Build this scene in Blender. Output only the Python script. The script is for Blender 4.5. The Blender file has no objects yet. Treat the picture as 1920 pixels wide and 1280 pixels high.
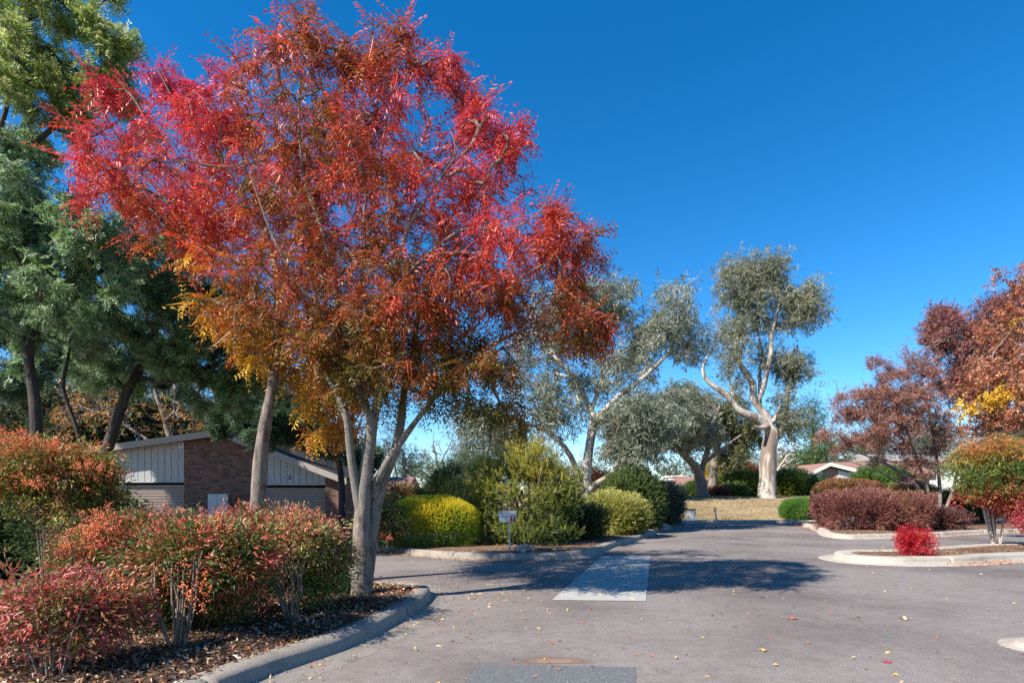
import bpy, bmesh, math, random
import numpy as np
from mathutils import Vector

random.seed(7)
rng = np.random.default_rng(11)
scene = bpy.context.scene
COL = scene.collection
H, YH, F = 1.6, 925.0, 1067.0          # eye height, horizon row and focal length of the photograph (1920 wide)

def P(x, y, d):
    """the point seen at pixel (x, y) standing d metres away"""
    return np.array([(x - 960.0) / F * d, d, H - (y - YH) / F * d])

def G(x, y, z=0.0):
    """the point of the level plane z seen at pixel (x, y)"""
    return P(x, y, (H - z) * F / (y - YH))

# ------------------------------------------------------------------ helpers
def tag(o, label=None, cat=None, group=None, kind=None):
    if label: o['label'] = label
    if cat: o['category'] = cat
    if group: o['group'] = group
    if kind: o['kind'] = kind
    return o

def empty(name, loc, label=None, cat=None, group=None):
    o = bpy.data.objects.new(name, None)
    COL.objects.link(o)
    o.location = Vector([float(v) for v in loc])
    o.empty_display_size = 0.2
    return tag(o, label, cat, group)

def link_mesh(name, me, mat, parent=None):
    o = bpy.data.objects.new(name, me)
    COL.objects.link(o)
    if mat: me.materials.append(mat)
    if parent is not None:
        o.parent = parent
        o.matrix_parent_inverse.identity()
        o.location = -parent.location
    return o

def mesh_np(name, V, faces, mat, parent=None, C=None, smooth=False):
    """V (n,3); faces: list of (m,k) index arrays; C (n,3) colour per vertex. World coordinates."""
    me = bpy.data.meshes.new(name)
    V = np.asarray(V, dtype=np.float32)
    faces = [np.asarray(f, dtype=np.int32) for f in faces if len(f)]
    loops = np.concatenate([f.ravel() for f in faces])
    tot = np.concatenate([np.full(len(f), f.shape[1], dtype=np.int32) for f in faces])
    start = np.concatenate([[0], np.cumsum(tot)[:-1]]).astype(np.int32)
    me.vertices.add(len(V)); me.vertices.foreach_set('co', V.ravel())
    me.loops.add(len(loops)); me.loops.foreach_set('vertex_index', loops)
    me.polygons.add(len(tot)); me.polygons.foreach_set('loop_start', start)
    if smooth: me.polygons.foreach_set('use_smooth', np.ones(len(tot), dtype=bool))
    if C is not None:
        a = me.attributes.new('col', 'FLOAT_COLOR', 'POINT')
        C4 = np.ones((len(V), 4), dtype=np.float32); C4[:, :3] = np.clip(C, 0, 1)
        a.data.foreach_set('color', C4.ravel())
    me.update(calc_edges=True)
    return link_mesh(name, me, mat, parent)

class MB:
    """collects boxes, prisms and tubes into one mesh"""
    def __init__(s): s.bm = bmesh.new()
    def box(s, x0, x1, y0, y1, z0, z1):
        vs = [s.bm.verts.new((x, y, z)) for z in (z0, z1) for y in (y0, y1) for x in (x0, x1)]
        for f in ((0,2,3,1),(4,5,7,6),(0,1,5,4),(2,6,7,3),(0,4,6,2),(1,3,7,5)):
            s.bm.faces.new([vs[i] for i in f])
        return vs
    def prism(s, pts, axis_vec):
        a = [s.bm.verts.new(p) for p in pts]
        b = [s.bm.verts.new(Vector(p) + Vector(axis_vec)) for p in pts]
        s.bm.faces.new(a[::-1]); s.bm.faces.new(b)
        n = len(pts)
        for i in range(n): s.bm.faces.new((a[i], a[(i+1)%n], b[(i+1)%n], b[i]))
    def cyl(s, p0, p1, r, n=14, r2=None):
        p0, p1 = Vector(p0), Vector(p1); d = (p1-p0).normalized()
        u = d.orthogonal().normalized(); v = d.cross(u)
        rr = (r, r if r2 is None else r2)
        A = [[s.bm.verts.new(p + (u*math.cos(t)+v*math.sin(t))*q) for t in [2*math.pi*k/n for k in range(n)]] for p, q in zip((p0,p1), rr)]
        for k in range(n): s.bm.faces.new((A[0][k], A[0][(k+1)%n], A[1][(k+1)%n], A[1][k]))
        s.bm.faces.new(A[0][::-1]); s.bm.faces.new(A[1])
    def build(s, name, mat, parent=None, bevel=0.0, smooth=False, rot=None):
        if bevel: bmesh.ops.bevel(s.bm, geom=list(s.bm.edges), offset=bevel, segments=2, affect='EDGES', clamp_overlap=True)
        if rot is not None: s.bm.transform(rot)
        bmesh.ops.recalc_face_normals(s.bm, faces=s.bm.faces)
        me = bpy.data.meshes.new(name); s.bm.to_mesh(me); s.bm.free()
        if smooth:
            for p in me.polygons: p.use_smooth = True
        return link_mesh(name, me, mat, parent)

def norm(a): return a / np.maximum(np.linalg.norm(a, axis=-1, keepdims=True), 1e-9)

_ph = rng.uniform(0, 6.28, (3, 9)); _dr = norm(rng.normal(size=(9, 3)))
def wob(p, f=1.0):
    """smooth noise in about -1..1 at points p (n,3)"""
    q = p @ _dr.T * f
    return (np.sin(q*1.0 + _ph[0]) + 0.7*np.sin(q*2.1 + _ph[1]) + 0.5*np.sin(q*4.3 + _ph[2])).mean(axis=1) * 2.0

def smooth_path(pts, step):
    """Catmull-Rom through rows of pts (any number of columns, first three are space)"""
    pts = np.asarray(pts, float)
    if len(pts) == 2: pts = np.array([pts[0], (pts[0]+pts[1])/2, pts[1]])
    p = np.vstack([2*pts[0]-pts[1], pts, 2*pts[-1]-pts[-2]])
    out = []
    for i in range(1, len(p)-2):
        n = max(2, int(np.linalg.norm(p[i+1,:3]-p[i,:3])/step))
        t = np.linspace(0, 1, n, endpoint=False)[:, None]
        out.append(0.5*((2*p[i])+(-p[i-1]+p[i+1])*t+(2*p[i-1]-5*p[i]+4*p[i+1]-p[i+2])*t**2+(-p[i-1]+3*p[i]-3*p[i+1]+p[i+2])*t**3))
    out.append(pts[-1:])
    return np.vstack(out)

# ------------------------------------------------------------------ materials
def new_mat(name):
    m = bpy.data.materials.new(name); m.use_nodes = True
    nt = m.node_tree; b = nt.nodes['Principled BSDF']
    return m, nt, b

def N(nt, typ, **kw):
    n = nt.nodes.new(typ)
    for k, v in kw.items(): setattr(n, k, v)
    return n

def noise(nt, scale, detail=4, rough=.6, coord='Object', vec=None):
    t = N(nt, 'ShaderNodeTexNoise'); t.inputs['Scale'].default_value = scale
    t.inputs['Detail'].default_value = detail; t.inputs['Roughness'].default_value = rough
    if vec is None:
        c = N(nt, 'ShaderNodeTexCoord'); nt.links.new(c.outputs[coord], t.inputs['Vector'])
    else: nt.links.new(vec, t.inputs['Vector'])
    return t.outputs['Fac']

def ramp(nt, fac, stops):
    r = N(nt, 'ShaderNodeValToRGB'); e = r.color_ramp.elements
    while len(e) < len(stops): e.new(0.5)
    for el, (p, c) in zip(e, stops):
        el.position = p; el.color = (c, c, c, 1) if isinstance(c, (int, float)) else (*c, 1)
    nt.links.new(fac, r.inputs['Fac'])
    return r.outputs['Color']

def mix(nt, a, b, fac, mode='MIX'):
    m = N(nt, 'ShaderNodeMix', data_type='RGBA', blend_type=mode)
    for v, k in ((fac, 'Factor'), (a, 'A'), (b, 'B')):
        s = [i for i in m.inputs if i.name == k and (i.type == ('VALUE' if k == 'Factor' else 'RGBA'))][0]
        if isinstance(v, (int, float)): s.default_value = v
        elif isinstance(v, tuple): s.default_value = (*v, 1)
        else: nt.links.new(v, s)
    return [o for o in m.outputs if o.type == 'RGBA'][0]

def bump(nt, b, h, strength, dist=0.02):
    n = N(nt, 'ShaderNodeBump'); n.inputs['Strength'].default_value = strength; n.inputs['Distance'].default_value = dist
    nt.links.new(h, n.inputs['Height']); nt.links.new(n.outputs['Normal'], b.inputs['Normal'])

def leaf_mat(name, rough=.45, spec=.4, trans=.4, tcol=(1, 1, 1)):
    m, nt, b = new_mat(name)
    a = N(nt, 'ShaderNodeAttribute', attribute_name='col')
    nt.links.new(a.outputs['Color'], b.inputs['Base Color'])
    b.inputs['Roughness'].default_value = rough
    b.inputs['Specular IOR Level'].default_value = spec
    t = N(nt, 'ShaderNodeBsdfTranslucent')
    nt.links.new(mix(nt, a.outputs['Color'], tcol, 1.0, 'MULTIPLY'), t.inputs['Color'])
    mx = N(nt, 'ShaderNodeMixShader'); mx.inputs[0].default_value = trans
    nt.links.new(b.outputs[0], mx.inputs[1]); nt.links.new(t.outputs[0], mx.inputs[2])
    nt.links.new(mx.outputs[0], nt.nodes['Material Output'].inputs['Surface'])
    return m

def bark_mat(name, c1, c2, c3=None, scale=5.0, stretch=.25, strength=.6, patch=1.2):
    m, nt, b = new_mat(name)
    c = N(nt, 'ShaderNodeTexCoord'); mp = N(nt, 'ShaderNodeMapping')
    mp.inputs['Scale'].default_value = (1, 1, stretch)
    nt.links.new(c.outputs['Object'], mp.inputs['Vector'])
    f = noise(nt, scale, 6, .65, vec=mp.outputs[0])
    col = ramp(nt, f, [(.36, c1), (.62, c2)])
    if c3:
        g = noise(nt, patch, 3, .6, vec=mp.outputs[0])
        col = mix(nt, col, c3, ramp(nt, g, [(.49, 0.0), (.56, .9)]))
    nt.links.new(col, b.inputs['Base Color']); b.inputs['Roughness'].default_value = .85
    f2 = noise(nt, scale*4, 5, .7, vec=mp.outputs[0])
    bump(nt, b, f2, strength, .02)
    return m

def plain(name, c, rough=.6, metal=0.0, var=.12, scale=8, bmp=.1):
    m, nt, b = new_mat(name)
    f = noise(nt, scale, 5, .65)
    lo = tuple(v*(1-var) for v in c); hi = tuple(min(1, v*(1+var)) for v in c)
    nt.links.new(ramp(nt, f, [(.3, lo), (.7, hi)]), b.inputs['Base Color'])
    b.inputs['Roughness'].default_value = rough; b.inputs['Metallic'].default_value = metal
    if rough > .8: b.inputs['Specular IOR Level'].default_value = .08
    if bmp: bump(nt, b, noise(nt, scale*10, 3), bmp, .005)
    return m

def asphalt_mat(name, base, stain=True):
    m, nt, b = new_mat(name)
    fine = noise(nt, 90, 3, .8); mid = noise(nt, 22, 4, .7); big = noise(nt, .35, 4, .55)
    lo = tuple(v*.55 for v in base); hi = tuple(v*1.6 for v in base)
    col = ramp(nt, fine, [(.32, lo), (.52, base), (.70, hi)])
    col = mix(nt, col, (.52, .50, .49), ramp(nt, mid, [(.42, 0.0), (.9, .35)]), 'OVERLAY')
    vor = N(nt, 'ShaderNodeTexVoronoi'); vor.inputs['Scale'].default_value = 70
    c = N(nt, 'ShaderNodeTexCoord'); nt.links.new(c.outputs['Object'], vor.inputs['Vector'])
    sp = N(nt, 'ShaderNodeSeparateColor'); nt.links.new(vor.outputs['Color'], sp.inputs[0])
    grit = mix(nt, 0.0 and 0 or (0.0,)*3, ramp(nt, sp.outputs[0], [(.93, 0.0), (.95, 1.0)]), ramp(nt, vor.outputs['Distance'], [(.25, 1.0), (.4, 0.0)]))
    col = mix(nt, col, (.42, .40, .38), grit)
    if stain:
        col = mix(nt, col, (.60, .58, .58), ramp(nt, big, [(.42, .0), (.66, .95)]), 'MULTIPLY')
        med = noise(nt, 7, 5, .75)
        col = mix(nt, col, (.74, .72, .71), ramp(nt, med, [(.45, 0.0), (.68, .8)]), 'MULTIPLY')
        w = noise(nt, 1.3, 6, .75)
        col = mix(nt, col, (.80, .77, .75), ramp(nt, w, [(.50, 0.0), (.75, .8)]), 'MULTIPLY')
        # thin tar-dark cracks of the aged surface
        v2 = N(nt, 'ShaderNodeTexVoronoi', feature='DISTANCE_TO_EDGE'); v2.inputs['Scale'].default_value = .33
        mp = N(nt, 'ShaderNodeMapping'); nt.links.new(c.outputs['Object'], mp.inputs['Vector'])
        nz = N(nt, 'ShaderNodeTexNoise'); nz.inputs['Scale'].default_value = 2.2; nz.inputs['Detail'].default_value = 6
        nt.links.new(c.outputs['Object'], nz.inputs['Vector'])
        ad = N(nt, 'ShaderNodeVectorMath', operation='MULTIPLY_ADD'); ad.inputs[1].default_value = (.8, .8, .8)
        nt.links.new(nz.outputs['Color'], ad.inputs[0]); nt.links.new(mp.outputs[0], ad.inputs[2])
        nt.links.new(ad.outputs[0], v2.inputs['Vector'])
        col = mix(nt, col, (.62, .6, .59), ramp(nt, v2.outputs['Distance'], [(.0, .55), (.004, 0.0)]), 'MULTIPLY')
    nt.links.new(col, b.inputs['Base Color']); b.inputs['Roughness'].default_value = .85
    b.inputs['Specular IOR Level'].default_value = .3
    bump(nt, b, fine, .5, .008)
    return m

def concrete_mat(name, base, dirt=(.12, .11, .10), amt=.6):
    m, nt, b = new_mat(name)
    f = noise(nt, 60, 4, .8); g = noise(nt, 2.5, 6, .7)
    col = ramp(nt, f, [(.3, tuple(v*.75 for v in base)), (.7, tuple(min(1, v*1.2) for v in base))])
    col = mix(nt, col, dirt, ramp(nt, g, [(.48, 0.0), (.72, amt)]))
    h = noise(nt, 14, 5, .8)
    col = mix(nt, col, dirt, ramp(nt, h, [(.58, 0.0), (.75, amt*.7)]))
    nt.links.new(col, b.inputs['Base Color']); b.inputs['Roughness'].default_value = .9
    bump(nt, b, noise(nt, 30, 6, .85), .8, .015)
    return m

def soil_mat(name, stops, scale=30, bmp=.9):
    m, nt, b = new_mat(name)
    f = noise(nt, scale, 6, .75); g = noise(nt, scale*.06, 4, .6)
    col = ramp(nt, f, stops)
    col = mix(nt, col, (.55, .5, .45), ramp(nt, g, [(.4, 0.0), (.7, .8)]), 'MULTIPLY')
    nt.links.new(col, b.inputs['Base Color']); b.inputs['Roughness'].default_value = .95
    b.inputs['Specular IOR Level'].default_value = .1
    bump(nt, b, noise(nt, scale*1.3, 5, .8), bmp, .05)
    return m

def brick_mat(name, a, d, mortar, scale=1.0, axis='XZ'):
    m, nt, b = new_mat(name)
    c = N(nt, 'ShaderNodeTexCoord'); s = N(nt, 'ShaderNodeSeparateXYZ'); k = N(nt, 'ShaderNodeCombineXYZ')
    nt.links.new(c.outputs['Object'], s.inputs[0])
    ad = N(nt, 'ShaderNodeMath', operation='ADD')
    nt.links.new(s.outputs['X'], ad.inputs[0]); nt.links.new(s.outputs['Y'], ad.inputs[1])
    nt.links.new(ad.outputs[0], k.inputs['X']); nt.links.new(s.outputs['Z'], k.inputs['Y'])
    t = N(nt, 'ShaderNodeTexBrick'); nt.links.new(k.outputs[0], t.inputs['Vector'])
    t.inputs['Scale'].default_value = scale
    t.inputs['Brick Width'].default_value = .24; t.inputs['Row Height'].default_value = .086
    t.inputs['Mortar Size'].default_value = .010; t.inputs['Bias'].default_value = -.25
    t.inputs['Color1'].default_value = (*a, 1); t.inputs['Color2'].default_value = (*d, 1); t.inputs['Mortar'].default_value = (*mortar, 1)
    col = mix(nt, t.outputs['Color'], (.6, .55, .5), ramp(nt, noise(nt, 3, 5), [(.4, 0.0), (.7, .7)]), 'MULTIPLY')
    nt.links.new(col, b.inputs['Base Color']); b.inputs['Roughness'].default_value = .9
    inv = N(nt, 'ShaderNodeMath', operation='SUBTRACT'); inv.inputs[0].default_value = 1
    nt.links.new(t.outputs['Fac'], inv.inputs[1]); bump(nt, b, inv.outputs[0], .6, .01)
    return m

M = dict(
    leaf=leaf_mat('leaf_soft', .45, .45, .38),
    glossy=leaf_mat('leaf_glossy', .42, .42, .36),
    dull=leaf_mat('leaf_dull', .6, .25, .3),
    feather=leaf_mat('leaf_feather', .42, .5, .48),
    berry=leaf_mat('berry', .35, .5, .05),
    litter=leaf_mat('litter', .8, .15, .1),
    bark_pist=bark_mat('bark_pistachio', (.075, .058, .047), (.27, .215, .175), (.17, .155, .13), scale=11, stretch=.4, strength=1.0, patch=3.5),
    bark_wattle=bark_mat('bark_wattle', (.012, .009, .008), (.055, .042, .034), scale=9, stretch=.2, strength=.9),
    bark_gum=bark_mat('bark_gum', (.27, .23, .19), (.49, .44, .385), (.16, .115, .09), scale=3.5, stretch=.16, strength=.4, patch=1.9),
    bark_gumpale=bark_mat('bark_gum_pale', (.40, .345, .29), (.62, .56, .49), (.26, .20, .155), scale=4, stretch=.2, strength=.3, patch=2.2),
    bark_grey=bark_mat('bark_grey', (.10, .08, .07), (.26, .21, .18), scale=8, stretch=.3, strength=.6),
    bark_cane=bark_mat('bark_cane', (.085, .065, .048), (.26, .20, .15), scale=20, stretch=.3, strength=.4),
    bark_pale=bark_mat('bark_pale', (.27, .23, .19), (.48, .42, .36), scale=14, stretch=.3, strength=.4),
    asphalt=asphalt_mat('asphalt', (.210, .184, .170)),
    asphalt_new=asphalt_mat('asphalt_new', (.115, .120, .124), False),
    kerb=concrete_mat('kerb_concrete', (.27, .235, .20), (.085, .075, .062), .8),
    kerb_pale=concrete_mat('kerb_pale_concrete', (.38, .335, .28), (.16, .13, .10), .6),
    slab=concrete_mat('slab_concrete', (.36, .35, .325), (.22, .21, .19), .5),
    mulch=soil_mat('mulch', [(.3, (.028, .018, .013)), (.5, (.13, .08, .054)), (.68, (.32, .235, .175))], 34),
    bedsoil=soil_mat('bed_litter', [(.3, (.05, .03, .02)), (.5, (.19, .12, .08)), (.7, (.36, .27, .20))], 16),
    lawn=soil_mat('dry_lawn', [(.28, (.13, .10, .05)), (.5, (.31, .235, .135)), (.72, (.46, .365, .235))], 7, .5),
    brick=brick_mat('brick_brown', (.19, .092, .066), (.022, .012, .011), (.165, .115, .094)),
    brick_tan=brick_mat('brick_tan', (.42, .24, .15), (.30, .16, .10), (.46, .36, .28)),
    board=plain('board_paint', (.33, .335, .33), .6, 0, .06, 4),
    door=plain('door_steel', (.215, .165, .14), .5, 0, .05, 3),
    trim=plain('trim_paint', (.29, .255, .225), .6, 0, .1, 4),
    white=plain('white_paint', (.66, .62, .56), .5, 0, .05, 3),
    roofdark=plain('roof_dark', (.045, .038, .035), .85, 0, .3, 10, .5),
    tile=plain('roof_tile', (.24, .125, .095), .8, 0, .25, 9, .5),
    galv=plain('galvanised', (.36, .38, .42), .42, .6, .12, 20),
    greymetal=plain('grey_metal', (.40, .40, .40), .5, .1, .1, 6),
    dark=plain('dark_gap', (.02, .02, .02), .8, 0, .1, 5, 0),
    black=plain('black_paint', (.015, .015, .017), .5, 0, .1, 5, 0),
    red=plain('red_paint', (.20, .008, .012), .4, 0, .1, 10, 0),
    blue=plain('blue_plastic', (.02, .13, .50), .4, 0, .1, 10, 0),
    fence=plain('fence_green', (.018, .04, .03), .6, 0, .2, 5),
    timber=plain('timber_grey', (.22, .19, .16), .9, 0, .3, 12, .5),
    glass=plain('window_dark', (.03, .035, .04), .15, 0, .1, 3, 0),
)

# ------------------------------------------------------------------ leaf templates: (verts, tris, leaflet index)
def leaf_geo(p, d, n, L, W, fold=.25, mid=.42):
    """one folded lance-shaped leaf from p along d with normal n"""
    d = d/np.linalg.norm(d); n = n - d*np.dot(n, d); n = n/max(np.linalg.norm(n), 1e-6); s = np.cross(n, d)
    return [p, p + d*L*mid + s*W/2 + n*W*fold, p + d*L - n*L*.08, p + d*L*mid - s*W/2 + n*W*fold]

def compose(leaves):
    V, T, I = [], [], []
    for k, l in enumerate(leaves):
        b = len(V); V += l; T += [(b, b+2, b+1), (b, b+3, b+2)]; I += [k]*4
    return np.array(V, float), np.array(T, int), np.array(I, int)

def t_pinnate(r, L=.088, W=.021, length=.27):
    out = []; pairs = int(r.integers(5, 7)); bend = r.uniform(.2, 1.3); side = r.uniform(-.35, .35)
    axis = lambda t: np.array([length*t, side*length*t*t, -bend*.8*length*t*t])
    for k in range(pairs):
        t = (k+.9)/pairs; p = axis(t); g = norm(axis(t+.05)-axis(t-.05))
        for s in (-1, 1):
            if r.uniform() < .05: continue
            d = g*(.45+.35*t) + np.array([0, s*1.0, -.30+r.uniform(-.22, .18)])
            out.append(leaf_geo(p, d, np.array([r.uniform(-.35, .35), -s*.25+r.uniform(-.3, .3), 1]), L*(1.08-.45*abs(t-.45))*r.uniform(.85, 1.1), W*r.uniform(.85, 1.15)))
    out.append(leaf_geo(np.zeros(3), axis(1.0), np.array([0, 0, 1.]), np.linalg.norm(axis(1.0)), .006, 0))
    return compose(out)

def t_spray(r, n=14, L=.075, W=.021, length=.30):
    out = []
    for k in range(n):
        t = r.uniform(.15, 1); a = r.uniform(-1, 1)
        p = np.array([length*t, a*.14*t, r.uniform(-.03, .03)])
        d = np.array([.8, a*1.2+r.uniform(-.5, .5), r.uniform(-.7, .35)])
        out.append(leaf_geo(p, d, np.array([r.uniform(-.5, .5), r.uniform(-.5, .5), 1]), L*r.uniform(.7, 1.25), W*r.uniform(.8, 1.2)))
    return compose(out)

def t_feather(r, pairs=5, L=.072, W=.020, length=.15):
    out = []
    for k in range(pairs):
        t = (k+.6)/pairs
        for s in (-1, 1):
            out.append(leaf_geo(np.array([length*t, 0, -.05*t*t]), np.array([.55, s, r.uniform(-.5, .35)]), np.array([r.uniform(-.6, .6), r.uniform(-.6, .6), 1.]), L*(1.1-.4*t), W, .1))
    out.append(leaf_geo(np.zeros(3), np.array([1., 0, -.1]), np.array([0, 0, 1.]), length*1.05, .006, 0))
    return compose(out)

def t_gum(r, n=9, L=.24, W=.036, length=.4):
    out = []
    for k in range(n):
        t = r.uniform(.05, 1)
        p = np.array([length*t, r.uniform(-.07, .07), r.uniform(-.05, .05)])
        d = np.array([.35+r.uniform(-.3, .5), r.uniform(-.8, .8), r.uniform(-.8, .5)])
        out.append(leaf_geo(p, d, r.normal(size=3), L*r.uniform(.6, 1.2), W*r.uniform(.8, 1.2), .1))
    return compose(out)

def t_shoot(r, n=18, L=.06, W=.017, length=.22, open_=.8):
    out = []
    for k in range(n):
        t = k/n; a = k*2.4+r.uniform(-.3, .3); o = open_*(1.1-.5*t)
        d = np.array([.7, math.cos(a)*o, math.sin(a)*o])
        out.append(leaf_geo(np.array([length*t, 0, 0]), d, np.array([-.6, math.cos(a), math.sin(a)]), L*r.uniform(.8, 1.1), W, .15))
    return compose(out)

def t_twig(r, n=8, L=.05, W=.034, length=.22):
    out = []
    for k in range(n):
        t = (k+.5)/n; s = 1 if k % 2 else -1
        d = np.array([.6, s*.9+r.uniform(-.4, .4), r.uniform(-.8, .4)])
        out.append(leaf_geo(np.array([length*t, 0, r.uniform(-.02, .02)]), d, np.array([r.uniform(-.6, .6), r.uniform(-.6, .6), 1]), L*r.uniform(.7, 1.2), W*r.uniform(.8, 1.2), .2, .5))
    return compose(out)

def t_berry(r, n=22, rad=.0075, length=.16):
    V, T, I = [], [], []
    oc = np.array([(1,0,0),(-1,0,0),(0,1,0),(0,-1,0),(0,0,1),(0,0,-1)], float)
    ft = [(0,2,4),(2,1,4),(1,3,4),(3,0,4),(2,0,5),(1,2,5),(3,1,5),(0,3,5)]
    for k in range(n):
        t = r.uniform(0, 1); w = .055*(1.05-t)
        c = np.array([length*t, r.normal()*w, r.normal()*w]); b = len(V)
        V += list(c + oc*rad*r.uniform(.8, 1.25)); T += [tuple(b+i for i in f) for f in ft]; I += [k]*6
    return np.array(V), np.array(T), np.array(I)

def variants(fn, k=4, **kw):
    return [fn(np.random.default_rng(100+i), **kw) for i in range(k)]

T = dict(pinnate=variants(t_pinnate, 10), nandina=variants(t_spray, 8, n=13, L=.066, W=.018, length=.26), wattle=variants(t_feather, 6), gum=variants(t_gum, 8),
         shoot=variants(t_shoot), needle=variants(t_shoot, n=16, L=.06, W=.007, length=.16, open_=.55),
         twig=variants(t_twig), broad=variants(t_twig, n=6, L=.10, W=.07, length=.28),
         berry=variants(t_berry), tuft=variants(t_shoot, n=14, L=.20, W=.03, length=.06, open_=.9))

def scatter(tm, pos, dirs, size, cols, roll=.6, jit=.25, up=None):
    """instances of the templates; returns V, tris, C"""
    n = len(pos); which = rng.integers(0, len(tm), n)
    X = norm(dirs)
    U = (np.tile([0, 0, 1.], (n, 1)) if up is None else up) + rng.normal(size=(n, 3))*roll
    Z = norm(U - X*(U*X).sum(1, keepdims=True)); Y = np.cross(Z, X)
    Vs, Ts, Cs = [], [], []; off = 0
    for w, (tv, tt, ti) in enumerate(tm):
        sel = np.where(which == w)[0]; k = len(sel)
        if not k: continue
        s = size[sel][:, None, None]
        v = pos[sel][:, None, :] + s*(tv[None, :, 0:1]*X[sel][:, None, :] + tv[None, :, 1:2]*Y[sel][:, None, :] + tv[None, :, 2:3]*Z[sel][:, None, :])
        nl = ti.max()+1
        j = 1 + rng.uniform(-jit, jit, (k, nl, 1)) + rng.uniform(-jit*.3, jit*.3, (k, nl, 3))
        c = cols[sel][:, None, :]*j[:, ti, :]
        f = tt[None] + (np.arange(k)*len(tv))[:, None, None] + off
        Vs.append(v.reshape(-1, 3)); Ts.append(f.reshape(-1, 3)); Cs.append(c.reshape(-1, 3)); off += k*len(tv)
    return np.vstack(Vs), np.vstack(Ts), np.vstack(Cs)

def merge(parts):
    Vs, Ts, Cs = [], [], []; off = 0
    for v, t, c in parts:
        Vs.append(v); Ts.append(t+off); Cs.append(c); off += len(v)
    return np.vstack(Vs), np.vstack(Ts), np.vstack(Cs)

def pal(cols, freq=1.0, rnd=.5, zr=None, jit=.12):
    """palette function: position -> colour; drifts with smooth noise, partly random; zr=(z0,z1,amount) drifts with height"""
    cols = np.asarray(cols, float)
    def f(p):
        t = .5 + .42*wob(p, freq)*(1-rnd) + (rng.uniform(size=len(p))-.5)*rnd
        if zr: t = t + ((p[:, 2]-zr[0])/(zr[1]-zr[0]) - .5)*zr[2]
        t = np.clip(t, 0, .9999)*(len(cols)-1); i = t.astype(int); w = (t-i)[:, None]
        return (cols[i]*(1-w) + cols[i+1]*w)*(1 + rng.uniform(-jit, jit, (len(p), 1)))
    return f

# ------------------------------------------------------------------ wood
def tubes(paths):
    """paths: list of (pts (n,3), radii (n,), sides) -> V, quads"""
    Vs, Fs = [], []; off = 0
    for pts, rad, k in paths:
        n = len(pts); tan = norm(np.gradient(pts, axis=0))
        u = np.cross(tan[0], [0.3, 0.9, 0.2]); u = u/max(np.linalg.norm(u), 1e-6)
        a = np.arange(k)*2*math.pi/k; ca, sa = np.cos(a)[:, None], np.sin(a)[:, None]
        for i in range(n):
            u = u - tan[i]*np.dot(u, tan[i]); u = u/max(np.linalg.norm(u), 1e-6); v = np.cross(tan[i], u)
            Vs.append(pts[i] + rad[i]*(ca*u + sa*v))
        idx = off + np.arange(n*k).reshape(n, k)
        a0 = idx[:-1]; a1 = np.roll(a0, -1, axis=1); b0 = idx[1:]; b1 = np.roll(b0, -1, axis=1)
        Fs.append(np.stack([a0, a1, b1, b0], -1).reshape(-1, 4)); off += n*k
    return np.vstack(Vs), np.vstack(Fs)

def in_blob(n, c, r, shell=.45):
    d = norm(rng.normal(size=(n, 3))); q = rng.uniform(size=(n, 1))**shell
    return c + d*q*np.asarray(r)

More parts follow.
